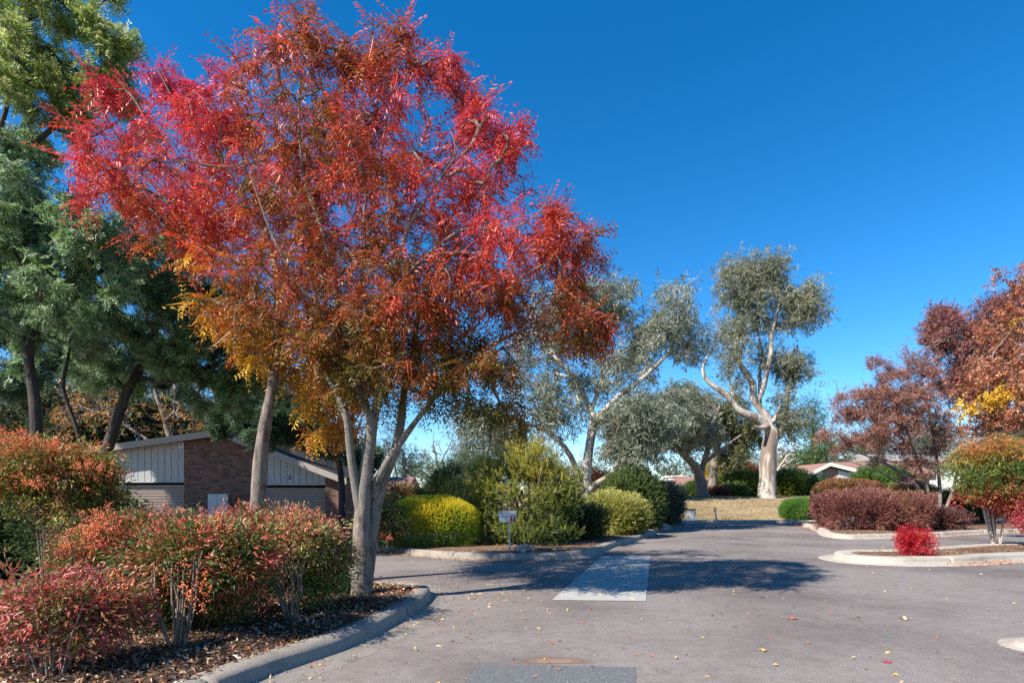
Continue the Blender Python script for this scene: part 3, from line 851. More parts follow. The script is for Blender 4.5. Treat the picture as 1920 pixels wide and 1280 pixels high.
boards(92, 344, 902, 20); boards(476, 609, 907, 11)
def roller(x0, x1, ytop):
    xa, xb = X(x0)+.03, X(x1)-.03; zt = Z(ytop)-.06; m = MB(); pr = []
    n = int(zt/.125)
    for k in range(n):
        z = .125*k
        pr += [(z, 0.0), (z+.09, 0.0), (z+.10, .028), (z+.118, .028)]
    bm = m.bm; A = [bm.verts.new((xa, GD+.26+d, z)) for z, d in pr]; B = [bm.verts.new((xb, GD+.26+d, z)) for z, d in pr]
    for k in range(len(pr)-1): bm.faces.new((A[k], B[k], B[k+1], A[k+1]))
    d = m.build('roller_door', M['door'], gar)
    l = MB(); l.box((xa+xb)/2+.25*(xb-xa)-.05, (xa+xb)/2+.25*(xb-xa)+.05, GD+.225, GD+.262, 1.35, 1.43); l.build('door_lock', M['black'], d, .008)
roller(92, 344, 902); roller(476, 609, 907)
r = MB()
ov = .45
for (p0, p1) in ((le, ridge), (ridge, re_)):
    r.prism([(p0[0], GD-ov+.05, p0[1]-.02), (p1[0], GD-ov+.05, p1[1]-.02), (p1[0], GD-ov+.05, p1[1]+.07), (p0[0], GD-ov+.05, p0[1]+.07)], (0, 8.2, 0))
rf = r.build('roof', M['roofdark'], gar)
fa = MB()
for (p0, p1) in ((le, ridge), (ridge, re_)):
    fa.prism([(p0[0], GD-ov, p0[1]-.22), (p1[0], GD-ov, p1[1]-.22), (p1[0], GD-ov, p1[1]+.05), (p0[0], GD-ov, p0[1]+.05)], (0, .045, 0))
fa.build('fascia', M['trim'], gar, rot=None)
sof = MB()
for (p0, p1) in ((le, ridge), (ridge, re_)):
    sof.prism([(p0[0]+.03, GD-ov+.05, p0[1]-.10), (p1[0]-.03, GD-ov+.05, p1[1]-.10), (p1[0]-.03, GD-ov+.05, p1[1]-.06), (p0[0]+.03, GD-ov+.05, p0[1]-.06)], (0, .7, 0))
sof.build('soffit', M['trim'], gar)
mt = empty('meter_box', (X(412), GD-.1, 0), 'grey two-door meter box on the brown brick garage wall', 'meter box')
m = MB(); m.box(X(393), X(430), GD-.16, GD-.001, Z(955)-.35, Z(925.5)); m.build('box_body', M['greymetal'], mt, .01)
for a, b in ((394.2, 410.8), (412.4, 429)):
    m = MB(); m.box(X(a), X(b), GD-.175, GD-.163, Z(955)-.32, Z(927)); m.build('box_door', M['greymetal'], mt, .004)
al = empty('alarm_box', (X(340), GD+.05, Z(833)), 'small white alarm box with a blue emblem under the garage eave', 'alarm box')
m = MB(); m.box(X(335), X(345)-.01, GD-.02, GD+.095, Z(839), Z(829.5)); m.build('box_body', M['white'], al, .012)
m = MB(); m.cyl((X(339.6), GD-.028, Z(833.6)), (X(339.6), GD-.018, Z(833.6)), .062, 20); m.build('emblem', M['blue'], al)
def text(s, size, loc, mat, parent, name='house_number', rot=(math.pi/2, 0, 0), ext=.006):
    cu = bpy.data.curves.new(name, 'FONT'); cu.body = s; cu.size = size; cu.extrude = ext; cu.align_x = 'CENTER'; cu.align_y = 'CENTER'
    tmp = bpy.data.objects.new(name, cu); COL.objects.link(tmp); bpy.context.view_layer.update()
    me = bpy.data.meshes.new_from_object(tmp.evaluated_get(bpy.context.evaluated_depsgraph_get()))
    bpy.data.objects.remove(tmp); me.name = name
    from mathutils import Euler, Matrix
    me.transform(Matrix.Translation(Vector(loc)) @ Euler(rot).to_matrix().to_4x4()); me.materials.clear()
    return link_mesh(name, me, mat, parent)
text('5', .42, (X(245), GD+.09, Z(886)), M['trim'], gar)
text('6', .30, (X(542.5), GD+.09, Z(894.5)), M['black'], gar)

# tiled house just visible behind the main trunk
ht = empty('house', ((690-960)/F*34, 34, 0), 'house with a pinkish tiled roof half hidden behind the pale trunk of the red tree', 'house')
p0 = P(628, 925, 34); p1 = P(760, 925, 34)
m = MB(); m.box(p0[0]+.5, p1[0]-.5, 34.6, 40, -.05, 1.75); m.build('wall', M['brick_tan'], ht)
m = MB(); m.prism([(p0[0], 34, 1.72), (p0[0], 40.6, 1.72), (p0[0], 37.3, 2.7)], (p1[0]-p0[0], 0, 0)); m.build('roof', M['tile'], ht)
m = MB(); m.box(p0[0], p1[0], 33.93, 34.05, 1.6, 1.74); m.build('gutter', M['trim'], ht)

# dark green metal fence behind the golden hedge
fe = empty('fence', (-4.6, 25.4, 0), 'dark green metal fence behind the clipped golden hedge', 'fence')
m = MB()
xa, xb = (705-960)/F*25.4, (900-960)/F*25.4; n = 40
bm = m.bm; z1 = H-(938-YH)/F*25.4
A = []; 
for k in range(n+1):
    x = xa+(xb-xa)*k/n; y = 25.4+(.03 if k % 2 else 0); A.append((bm.verts.new((x, y, 0)), bm.verts.new((x, y, z1))))
for k in range(n): bm.faces.new((A[k][0], A[k+1][0], A[k+1][1], A[k][1]))
m.build('panel', M['fence'], fe)
m = MB(); m.box(xa, xb, 25.36, 25.46, z1, z1+.05); m.build('rail', M['fence'], fe, .01)
m = MB(); x = (733-960)/F*25.4; m.cyl((x, 25.30, 0), (x, 25.30, z1+.05), .025, 10); m.build('post', M['galv'], fe)

# ------------------------------------------------------------------ houses beyond the lawn
hd = 55.0
hs = empty('house', ((1560-960)/F*hd, hd, 1.2), 'pale gabled house with tan brick and a brown roof behind the clipped hedge', 'house')
A_ = P(1499, 897, hd); B_ = P(1557, 869, hd); C_ = P(1622, 885, hd); zb = 1.2
s = hd/F
m = MB(); m.prism([(A_[0]+6*s, hd+.5, zb), (C_[0]-3*s, hd+.5, zb), (C_[0]-3*s, hd+.5, C_[2]-.1), (B_[0], hd+.5, B_[2]-.3), (A_[0]+6*s, hd+.5, A_[2]-.1)], (0, 9, 0)); m.build('brick_wall', M['brick_tan'], hs)
for (xa, xb) in ((1514, 1546), (1576, 1610)):
    pa, pb = P(xa, 890, hd), P(xb, 890, hd)
    def zt(x): return (A_[2]+(B_[2]-A_[2])*(x-A_[0])/(B_[0]-A_[0]) if x < B_[0] else B_[2]+(C_[2]-B_[2])*(x-B_[0])/(C_[0]-B_[0]))-.35
    zl = H-(902-YH)/F*hd
    m = MB(); m.prism([(pa[0], hd+.42, zl), (pb[0], hd+.42, zl), (pb[0], hd+.42, zt(pb[0])), (pa[0], hd+.42, zt(pa[0]))], (0, .07, 0)); m.build('gable_panel', M['white'], hs)
    m = MB(); m.box(pa[0]+.1, pb[0]-.1, hd+.45, hd+.49, zb, zl-.05); m.build('garage_door', M['dark'], hs)
for (p, q) in ((A_, B_), (B_, C_)):
    m = MB(); m.prism([(p[0], hd, p[2]), (q[0], hd, q[2]), (q[0], hd, q[2]+.12), (p[0], hd, p[2]+.12)], (0, 9.5, 0)); m.build('roof', M['tile'], hs)
    m = MB(); m.prism([(p[0], hd-.05, p[2]-.22), (q[0], hd-.05, q[2]-.22), (q[0], hd-.05, q[2]+.13), (p[0], hd-.05, p[2]+.13)], (0, .045, 0)); m.build('barge_board', M['white'], hs)
W0 = P(1600, 888, hd+3); W1 = P(1760, 889, hd+3); rz = H-(866-YH)/F*(hd+7)
m = MB(); m.prism([(W0[0], hd+3, W0[2]), (W0[0], hd+11, W0[2]), (W0[0], hd+7, rz)], (W1[0]-W0[0], 0, 0)); m.build('wing_roof', M['tile'], hs)
m = MB(); m.box(W0[0]+.5, W1[0]-.5, hd+3.6, hd+10, zb, W0[2]-.02); m.build('wing_wall', M['brick_tan'], hs)
hu = empty('house', ((1685-960)/F*80, 80, 1.3), 'low pale house with grey windows seen through the pink crepe tree', 'house')
a0, a1 = P(1628, 868, 80), P(1770, 868, 80)
m = MB(); m.box(a0[0], a1[0], 80, 88, 1.2, H-(864-YH)/F*80); m.build('wall', M['white'], hu)
m = MB(); m.prism([(a0[0]-.5, 79.4, H-(864-YH)/F*80), (a0[0]-.5, 88.6, H-(864-YH)/F*80), (a0[0]-.5, 84, H-(848-YH)/F*80)], (a1[0]-a0[0]+1, 0, 0)); m.build('roof', M['trim'], hu)
for x in (1650, 1690, 1730):
    q0 = P(x, 880, 80); m = MB(); m.box(q0[0], q0[0]+1.8, 79.93, 80.02, 3.6, 5.4); m.build('window', M['glass'], hu)

hd2 = 62.0
hl = empty('house', ((1310-960)/F*hd2, hd2, 1.2), 'brown hip-roofed house beyond the lawn behind the leaning dark gum', 'house')
e0, e1 = P(1254, 917.5, hd2), P(1352, 917.5, hd2); rzz = H-(894-YH)/F*(hd2+4)
m = MB(); bm = m.bm
q = [bm.verts.new(v) for v in ((e0[0], hd2, e0[2]), (e1[0], hd2, e1[2]), (e1[0]+2.2, hd2+8, e0[2]), (e0[0], hd2+8, e0[2]))]
rr = [bm.verts.new(v) for v in ((e0[0]+2.2, hd2+4, rzz), (e1[0]+1.0, hd2+4, rzz))]
for f in ((q[0], q[1], rr[1], rr[0]), (q[1], q[2], rr[1]), (q[2], q[3], rr[0], rr[1]), (q[3], q[0], rr[0])): bm.faces.new(f)
m.build('roof', M['tile'], hl)
m = MB(); m.box(e0[0], e1[0], hd2-.06, hd2-.005, e0[2]-.16, e0[2]+.02); m.build('gutter', M['white'], hl)
m = MB(); m.box(e0[0]+.6, e1[0]-.5, hd2+.6, hd2+7, .9, e0[2]-.03); m.build('wall', M['brick_tan'], hl)
for x in (1268, 1318):
    q0 = P(x, 920, hd2); m = MB(); m.box(q0[0], q0[0]+1.5, hd2+.55, hd2+.62, 1.25, 1.95); m.build('window', M['glass'], hl)
hw = empty('house', ((1272-960)/F*78, 78, 1.3), 'small white house top above the brown hip roof', 'house')
a0, a1 = P(1262, 904, 78), P(1283, 893, 78)
m = MB(); m.box(a0[0], a1[0], 78, 83, 1.2, a1[2]); m.build('wall', M['white'], hw)
m = MB(); m.box(a0[0]-.2, a1[0]+.2, 77.7, 83.3, a1[2]+.003, a1[2]+.14); m.build('roof', M['white'], hw)
m = MB(); m.box(a0[0]+.75, a1[0]-.25, 77.94, 78.02, a0[2]+.1, a1[2]-.22); m.build('window', M['glass'], hw)

# ------------------------------------------------------------------ letterbox, utility box, post
md = 14.4; s = md/F
mb = G(956, 1035, .13); mb = np.array([(956-960)/F*md, md, .15])
lb = empty('letterbox', mb, 'grey metal letterbox with a sloping lid and red number plate on a thin post', 'letterbox')
zt = H-(978-YH)/F*md; zl = H-(966-YH)/F*md; zp = H-(958-YH)/F*md
m = MB(); m.cyl((mb[0], md, .05), (mb[0]-.03, md, zt+.01), .024, 14); m.build('post', M['galv'], lb, smooth=False)
x0, x1 = mb[0]-.27, mb[0]+.16
m = MB(); m.prism([(x0, md-.13, zt), (x1, md-.13, zt), (x1, md-.13, zl), (x0, md-.13, zl)], (0, .26, 0)); m.build('box_body', M['galv'], lb, .006)
m = MB(); bm = m.bm
m.prism([(x0-.01, md-.16, zl+.003), (x0-.01, md+.17, zp), (x0-.01, md+.17, zp+.012), (x0-.01, md-.16, zl+.016)], (x1-x0+.02, 0, 0)); m.build('lid', M['galv'], lb, .003)
m = MB(); m.prism([(x0+.004, md-.128, zl), (x0+.004, md+.128, zl), (x0+.004, md+.128, zp-.012)], (x1-x0-.008, 0, 0)); m.build('gable_side', M['galv'], lb)
m = MB(); m.box(x1-.165, x1-.005, md-.136, md-.1305, zt+.008, zl-.012); pl = m.build('number_plate', M['white'], lb)
m = MB(); m.box(x1-.155, x1-.015, md-.140, md-.1365, zt+.020, zl-.024); m.build('plate_ground', M['red'], lb)
text('1', .13, (x1-.085, md-.142, (zt+zl)/2-.002), M['white'], lb, 'plate_number', ext=.002)

b0 = np.array([(1296-960)/F*31.7, 31.7, .10])
ub = empty('utility_box', b0, 'small grey utility pillar box on the lawn edge', 'utility box')
z1 = H-(955-YH)/F*31.7
m = MB(); w = .24
m.prism([(b0[0]-w, 31.55, .05), (b0[0]+w+.03, 31.55, .05), (b0[0]+w-.03, 31.55, z1), (b0[0]-w-.02, 31.55, z1)], (0, .3, 0)); m.build('body', M['greymetal'], ub, .015)
m = MB(); m.box(b0[0]-w-.04, b0[0]+w, 31.52, 31.88, z1+.003, z1+.04); m.build('lid', M['black'], ub, .01)
m = MB(); m.box(b0[0]-w*.6, b0[0]+w*.6, 31.535, 31.548, .2, z1-.12); m.build('door', M['greymetal'], ub, .004)
b0 = np.array([(1342-960)/F*32.4, 32.4, .12])
po = empty('marker_post', b0, 'short thin marker post with a dark head on the lawn edge', 'post')
m = MB(); m.cyl((b0[0]+.06, 32.4, .08), (b0[0]-.03, 32.4, .55), .045, 10); m.build('shaft', M['greymetal'], po)
m = MB(); m.box(b0[0]-.11, b0[0]+.03, 32.34, 32.46, .552, .80); m.build('head', M['timber'], po, .01)

# ------------------------------------------------------------------ the two red pistachio trees
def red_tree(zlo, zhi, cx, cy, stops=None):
    cols = np.array(stops or [(.07, .085, .014), (.17, .145, .018), (.28, .12, .022), (.43, .085, .028), (.60, .075, .036), (.64, .06, .055), (.56, .05, .10)])  # low inner leaves olive, and darkened in colour for the shade inside the crown
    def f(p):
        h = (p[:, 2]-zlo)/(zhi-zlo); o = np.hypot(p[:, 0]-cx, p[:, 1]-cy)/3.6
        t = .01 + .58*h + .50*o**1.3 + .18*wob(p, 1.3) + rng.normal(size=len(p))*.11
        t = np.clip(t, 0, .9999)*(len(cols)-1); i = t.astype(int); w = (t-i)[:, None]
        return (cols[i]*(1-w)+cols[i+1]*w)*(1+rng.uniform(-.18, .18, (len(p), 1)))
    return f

main_limbs = [
    [(677, 1136, 8.33, .20), (676, 1115, 8.33, .165), (677, 1070, 8.33, .145), (677, 1010, 8.33, .135), (680, 950, 8.32, .125), (686, 885, 8.30, .11), (694, 828, 8.28, .10), (697, 793, 8.25, .092), (705, 765, 8.2, .075), (712, 722, 8.1, .065), (722, 685, 8.0, .058), (724, 633, 7.9, .052), (730, 568, 7.8, .045), (738, 520, 7.8, .04), (765, 430, 7.7, .03), (805, 365, 7.6, .02), (850, 300, 7.6, .012)],
    [(685, 1110, 8.36, .12), (690, 1060, 8.4, .115), (697, 1000, 8.42, .11), (703, 960, 8.45, .105), (714, 915, 8.5, .095), (728, 875, 8.6, .085), (741, 845, 8.7, .08), (752, 790, 8.8, .07), (760, 720, 8.9, .058), (775, 650, 9.0, .048), (790, 560, 9.1, .038), (815, 470, 9.1, .028), (850, 400, 9.2, .018)],
    [(676, 960, 8.30, .085), (668, 920, 8.27, .078), (660, 870, 8.2, .07), (655, 828, 8.15, .064), (650, 787, 8.1, .052), (630, 736, 8.15, .040), (608, 697, 8.3, .032), (575, 647, 8.5, .024), (520, 570, 8.7, .016), (480, 500, 8.8, .010)],
    [(702, 930, 8.40, .07), (706, 905, 8.35, .065), (722, 872, 8.30, .06), (745, 838, 8.25, .056), (790, 776, 8.15, .046), (850, 705, 8.1, .036), (920, 650, 8.0, .026), (1000, 612, 7.9, .018), (1085, 595, 7.8, .01)],
    [(697, 793, 8.25, .07), (678, 745, 8.2, .062), (665, 710, 8.2, .057), (648, 664, 8.2, .052), (637, 621, 8.2, .048), (631, 568, 8.2, .043), (627, 520, 8.2, .038), (600, 420, 8.2, .03), (570, 330, 8.3, .022), (561, 200, 8.3, .016), (575, 70, 8.3, .008)],
    [(652, 672, 8.2, .04), (665, 600, 8.3, .038), (674, 540, 8.35, .033), (690, 450, 8.4, .028), (703, 380, 8.4, .024), (722, 240, 8.4, .017), (742, 130, 8.4, .012), (750, 55, 8.4, .007)],
    [(636, 618, 8.2, .03), (597, 579, 8.1, .026), (560, 535, 8.0, .02), (510, 440, 7.9, .013), (470, 330, 7.9, .008)],
    [(735, 545, 7.8, .03), (800, 480, 7.5, .023), (870, 430, 7.4, .017), (950, 430, 7.3, .012), (1010, 400, 7.3, .008), (1037, 345, 7.3, .005)],
    [(850, 705, 8.1, .024), (900, 600, 7.9, .018), (980, 520, 7.8, .013), (1060, 475, 7.7, .008), (1108, 440, 7.7, .004)],
    [(560, 250, 8.3, .012), (530, 150, 8.2, .007), (510, 60, 8.2, .004)],
]
main_blobs = [(690, 440, 8.4, 200, 190, 1.7, 340), (650, 210, 8.4, 185, 105, 1.4, 260), (750, 75, 8.35, 34, 62, .35, 22), (576, 72, 8.35, 26, 48, .3, 20), (510, 80, 8.3, 16, 34, .25, 10), (640, 90, 8.3, 22, 26, .3, 12), (845, 150, 8.2, 26, 34, .3, 14), (690, 120, 8.3, 30, 26, .3, 14),
              (480, 330, 8.7, 150, 165, 1.4, 210), (870, 330, 8.2, 100, 145, 1.2, 150), (880, 210, 8.2, 50, 70, .7, 30), (930, 520, 8.0, 160, 110, 1.2, 270), (1040, 500, 7.8, 70, 85, .6, 60), (1038, 375, 7.4, 24, 40, .25, 9),
              (1104, 455, 7.7, 20, 40, .2, 8), (1080, 595, 7.7, 100, 28, .5, 45), (740, 640, 8.4, 165, 110, 1.4, 270), (880, 700, 8.2, 115, 75, .9, 190), (640, 640, 8.5, 90, 70, 1.1, 90), (690, 650, 8.0, 110, 85, .8, 150), (780, 560, 7.8, 120, 90, .8, 120), (560, 560, 8.5, 120, 120, 1.3, 130), (960, 270, 7.8, 26, 50, .3, 14), (950, 770, 8.0, 60, 40, .5, 45), (1150, 605, 7.6, 36, 16, .3, 10), (1090, 640, 7.7, 50, 24, .4, 18)]
bl = np.array(P(690, 900, 8.4))
rc = red_tree(1.9, 8.6, -2.1, 8.3)
main_blobs += [(x, y+24, 8.2+.25*math.sin(x), 7, 28, .08, 5) for x, y in [(735, 18), (757, 40), (570, 28), (592, 66), (546, 92), (515, 62), (482, 88), (635, 80), (655, 108), (690, 108), (715, 96), (800, 104), (832, 126), (862, 150), (882, 132), (902, 205), (945, 230), (966, 242), (1036, 342), (1052, 366), (1105, 428), (1118, 456), (440, 118)]]
main_blobs = [(*b_[:6], int(b_[6]*.84) if b_[6] > 30 else b_[6]) for b_ in main_blobs]
tree('pistachio_tree', 'tall red autumn tree with several pale grey stems rising beside the kerb', 'tree', main_limbs, main_blobs, 'pinnate', 4, .95, rc, 'bark_pist', 'glossy',
     group='red autumn trees beside the driveway', step=.12, rt=.0052, lift=.10, seg=.22, outward=.5, rnd=.6, droop=.0, spread=.03, lo=.2, roll=.45, side=14, knots=.07, rs=.90, clump=5, tight=.52)

sec_limbs = [[(472, 1100, 9.6, .21), (475, 1060, 9.6, .175), (480, 1000, 9.6, .16), (484, 930, 9.6, .155), (487, 880, 9.6, .165), (490, 845, 9.6, .15), (498, 790, 9.6, .14), (508, 735, 9.6, .125), (517, 680, 9.65, .11), (522, 620, 9.7, .095), (522, 560, 9.75, .08), (510, 470, 9.8, .06), (480, 380, 9.8, .042), (450, 280, 9.9, .026), (430, 180, 9.9, .014)],
             [(512, 710, 9.62, .07), (470, 620, 9.6, .055), (410, 530, 9.6, .042), (340, 420, 9.6, .03), (270, 330, 9.6, .018), (200, 280, 9.6, .01)],
             [(522, 620, 9.7, .06), (560, 520, 9.8, .045), (590, 420, 10, .03), (590, 300, 10.1, .018)],
             [(508, 735, 9.6, .05), (560, 690, 9.8, .04), (620, 660, 10.0, .03), (670, 690, 10.2, .018), (690, 740, 10.3, .01)],
             [(490, 430, 9.8, .035), (420, 310, 9.6, .024), (340, 210, 9.5, .014), (295, 130, 9.5, .007)]]
sec_blobs = [(330, 335, 9.7, 135, 115, 1.5, 270), (235, 285, 9.7, 75, 80, .8, 75), (400, 205, 9.7, 110, 55, 1.2, 130), (300, 150, 9.6, 24, 34, .35, 12), (205, 170, 9.6, 18, 18, .25, 5), (420, 450, 9.7, 160, 110, 1.4, 190),
             (480, 590, 9.7, 95, 75, 1.2, 130), (610, 720, 10.0, 70, 75, 1.0, 120), (640, 800, 10.1, 55, 60, .7, 60), (540, 680, 9.8, 60, 60, .9, 50), (165, 285, 9.6, 24, 16, .3, 8), (620, 350, 10.2, 120, 200, 1.2, 200)]
sec_blobs += [(x, y+24, 9.6, 7, 24, .08, 5) for x, y in [(290, 108), (316, 122), (190, 142), (208, 160), (240, 150), (400, 116), (424, 128), (350, 138), (168, 262), (150, 292)]]
def sec_col(p):
    base = red_tree(2.6, 7.4, -5.6, 9.7, [(.52, .32, .02), (.66, .37, .022), (.60, .19, .025), (.58, .09, .028), (.62, .06, .035), (.62, .05, .055), (.56, .05, .10)])(p)
    return base
tree('pistachio_tree', 'single-trunk red autumn tree with yellow-orange lower leaves growing through the hedge', 'tree', sec_limbs, [(*b_[:6], int(b_[6]*.78) if b_[6] > 30 else b_[6]) for b_ in sec_blobs], 'pinnate', 4, 1.0, sec_col, 'bark_pist', 'glossy',
     group='red autumn trees beside the driveway', step=.12, rt=.0052, lift=.10, seg=.24, outward=.5, rnd=.6, droop=.0, spread=.03, lo=.2, roll=.45, side=14, knots=.10, rs=.78, clump=5, tight=.5)

# ------------------------------------------------------------------ wattles on the left
WAT = pal([(.06, .12, .035), (.15, .25, .085), (.27, .38, .19), (.48, .56, .42)], .9, .75)
WATY = pal([(.09, .14, .025), (.19, .26, .045), (.33, .38, .11), (.48, .52, .28)], .9, .75)
WATD = pal([(.03, .065, .03), (.075, .13, .065), (.15, .22, .13)], .9, .7)
wk = dict(bark='bark_wattle', leafm='feather', step=.2, rt=.006, seg=.3, outward=.55, rnd=.5, droop=-.05, spread=.09, lo=.4, roll=.5, shell=.38, clump=8, tight=.24, rs=.66, jit=.42)
tree('wattle_tree', 'dark-trunked wattle with silvery green foliage at the left edge, forked trunk above the tall bush', 'tree',
     [[(66, 960, 13, .24), (68, 830, 13, .19), (66, 760, 13, .175), (56, 690, 13, .165), (54, 650, 13, .15), (68, 610, 12.9, .10), (80, 540, 12.8, .085), (68, 480, 12.7, .07), (40, 420, 12.6, .05), (10, 380, 12.5, .035)],
      [(54, 650, 13, .11), (28, 605, 13.1, .10), (0, 575, 13.2, .09), (-40, 500, 13.3, .07), (-80, 400, 13.4, .045)],
      [(80, 540, 12.8, .06), (105, 490, 12.6, .045), (120, 420, 12.5, .03), (130, 340, 12.4, .018)]],
     [(50, 400, 12.7, 130, 130, 1.6, 280), (150, 500, 12.4, 125, 120, 1.5, 270), (40, 560, 12.8, 120, 90, 1.5, 200), (-80, 450, 13, 120, 160, 2, 150), (60, 310, 12.6, 70, 50, 1, 50), (200, 420, 12.4, 70, 80, 1, 70)],
     'wattle', 8, 1.4, WAT, group='wattles beside the garage', **wk)
tree('wattle_tree', 'tall wattle with yellow-green feathery foliage filling the top left corner', 'tree',
     [[(-190, 985, 11.6, .22), (-180, 800, 11.6, .17), (-150, 600, 11.6, .15), (-100, 430, 11.7, .12), (-30, 330, 11.8, .10), (40, 285, 11.9, .085), (100, 240, 12, .07), (150, 190, 12, .05), (200, 120, 12, .03), (230, 60, 12, .02)],
      [(-30, 330, 11.8, .08), (10, 210, 11.6, .065), (30, 110, 11.5, .05), (60, 20, 11.5, .03)],
      [(-100, 430, 11.7, .08), (-130, 250, 11.5, .06), (-120, 80, 11.4, .04)],
      [(100, 240, 12, .05), (160, 260, 12.2, .035), (220, 230, 12.4, .02)]],
     [(90, 90, 11.9, 130, 95, 1.4, 210), (180, 190, 12.1, 75, 60, 1.0, 80), (40, 210, 11.8, 90, 50, 1.2, 90), (215, 60, 12, 35, 70, .7, 40), (60, -40, 11.8, 160, 60, 1.4, 120), (-120, 120, 11.5, 110, 160, 1.6, 150), (235, 150, 12.2, 30, 50, .5, 22)],
     'wattle', 8, 1.4, WATY, group='wattles beside the garage', **wk)
tree('wattle_tree', 'leaning dark-trunked wattle spreading dark green over the garage roof', 'tree',
     [[(178, 955, 15.5, .30), (190, 880, 15.5, .24), (215, 800, 15.5, .215), (238, 735, 15.5, .19), (262, 690, 15.5, .165), (280, 645, 15.4, .14), (300, 605, 15.3, .115), (335, 585, 15.2, .085), (360, 540, 15.1, .06), (370, 470, 15, .04)],
      [(255, 703, 15.5, .10), (300, 716, 15.3, .09), (345, 712, 15.1, .08), (385, 692, 15, .065), (430, 672, 14.9, .045), (480, 670, 14.8, .025)],
      [(238, 735, 15.5, .08), (205, 690, 15.6, .065), (180, 640, 15.7, .045), (200, 560, 15.6, .03)],
      [(290, 625, 15.3, .07), (260, 560, 15.3, .05), (240, 480, 15.2, .03)]],
     [(300, 560, 15.2, 150, 90, 1.8, 330), (400, 640, 15, 140, 85, 1.5, 290), (240, 470, 15.3, 110, 90, 1.5, 190), (440, 560, 15.1, 70, 70, 1.3, 90), (520, 720, 15.2, 60, 50, 1, 70), (330, 680, 15.6, 120, 45, 1.3, 110), (150, 695, 15.7, 110, 40, 1.2, 80), (430, 745, 15.6, 80, 35, 1.1, 70), (180, 620, 15.6, 90, 80, 1.5, 110), (480, 690, 14.9, 70, 50, 1, 60), (330, 470, 15.1, 90, 60, 1.3, 80)],
     'wattle', 8, 1.5, pal([(.045, .095, .025), (.11, .20, .06), (.22, .32, .14), (.42, .49, .34)], .8, .75), group='wattles beside the garage', **wk)
tree('wattle_tree', 'thin leaning wattle stem between the two dark trunks', 'tree',
     [[(158, 950, 14.2, .10), (150, 830, 14.2, .085), (128, 760, 14.2, .075), (118, 720, 14.2, .065), (128, 670, 14.2, .05), (134, 620, 14.2, .035)]],
     [(120, 640, 14.2, 90, 60, 1.0, 70)], 'wattle', 12, 1.5, WAT, group='wattles beside the garage', **wk)
tree('wattle_tree', 'blue-green wattle with drooping branches over the right end of the garage roof', 'tree',
     [[(640, 1000, 20.5, .2), (640, 900, 20.5, .17), (625, 830, 20.4, .14), (590, 770, 20.2, .11), (550, 740, 20, .08), (500, 720, 19.9, .05)],
      [(625, 830, 20.4, .09), (650, 740, 20.5, .06), (660, 650, 20.5, .04)]],
     [(530, 790, 20, 85, 48, 1.5, 170), (590, 820, 20, 50, 36, 1.0, 60), (480, 740, 20, 60, 60, 1.3, 70), (440, 790, 20, 45, 30, 1, 40), (640, 720, 20.6, 60, 80, 1.3, 70), (690, 830, 20.8, 30, 50, .8, 30)],
     'wattle', 16, 2.0, WATD, group='wattles beside the garage', **wk)
tree('wattle_tree', 'broad dark wattle behind the forked trunk, added left of the garage to shade its front', 'tree',
     [[(-130, 990, 20, .3), (-120, 850, 20, .25), (-90, 720, 20.2, .2), (-40, 620, 20.5, .14), (10, 540, 20.5, .08)], [(-90, 720, 20.2, .14), (-160, 600, 20, .1), (-200, 480, 20, .06)], [(-40, 620, 20.5, .1), (60, 625, 21.2, .07), (180, 650, 22.2, .05), (290, 685, 23, .03)]],
     [(-60, 540, 20.3, 150, 110, 2.5, 260), (70, 620, 20.6, 110, 70, 2, 150), (-180, 480, 20, 130, 120, 2.5, 180), (20, 470, 20.4, 120, 80, 2, 130), (-60, 700, 20, 130, 50, 2, 110), (185, 650, 22.3, 110, 65, 2, 200), (300, 690, 23, 90, 45, 1.6, 110)],  # wattle added to shade the garage front, crown stretched right to block more sun
     'wattle', 16, 2.1, WATD, group='wattles beside the garage', **wk)

for x, d_, rx, top, lab in [(-60, 33, 3.2, 790, 'dark laurel thicket at the left edge beyond the wattle trunks'), (110, 32, 3.0, 770, 'dark laurel thicket between the two dark wattle trunks'), (250, 35, 3.0, 745, 'dark laurel thicket behind the garage eave'), (420, 36, 3.4, 760, 'dark laurel thicket behind the garage ridge'), (580, 36, 3.0, 800, 'dark laurel thicket behind the low end of the garage')]:
    zt_ = H-(top-YH)/F*d_
    hedge('laurel_tree', lab, 'tree', ((x-960)/F*d_, d_, zt_*.5), (rx, 1.8, zt_*.5), 3800, 'twig', 4.2, pal([(.02, .038, .02), (.05, .075, .035), (.10, .13, .06), (.28, .16, .05)], .7, .7), e=2.1, rough=.3, depth=1.1, group='dark thicket behind the garage')
# darker trees behind the garage, one of them dropping orange leaves
tk = dict(leafm='leaf', step=.5, seg=.5, rt=.012, lo=.1, spread=.2)
OL = pal([(.02, .04, .02), (.05, .08, .04), (.10, .13, .07)], .5, .6)
tree('oak_tree', 'thin tree of sparse orange leaves on bare twigs behind the garage', 'tree',
     [[(330, 975, 30, .22), (325, 860, 30, .18), (310, 790, 30, .13), (290, 730, 30, .09), (280, 670, 30, .05)], [(310, 790, 30, .1), (360, 740, 30, .07), (420, 700, 30, .04)], [(325, 860, 30, .1), (240, 800, 30, .07), (150, 760, 30, .04)]],
     [(250, 770, 29, 150, 60, 2, 130), (120, 750, 29, 110, 60, 2, 80), (380, 740, 30, 80, 60, 2, 60)],
     'broad', 2, 1.0, pal([(.16, .10, .03), (.36, .16, .04), (.50, .24, .06), (.46, .34, .10)], .6, .7), 'bark_grey', **{**tk, 'leafm': 'leaf'})
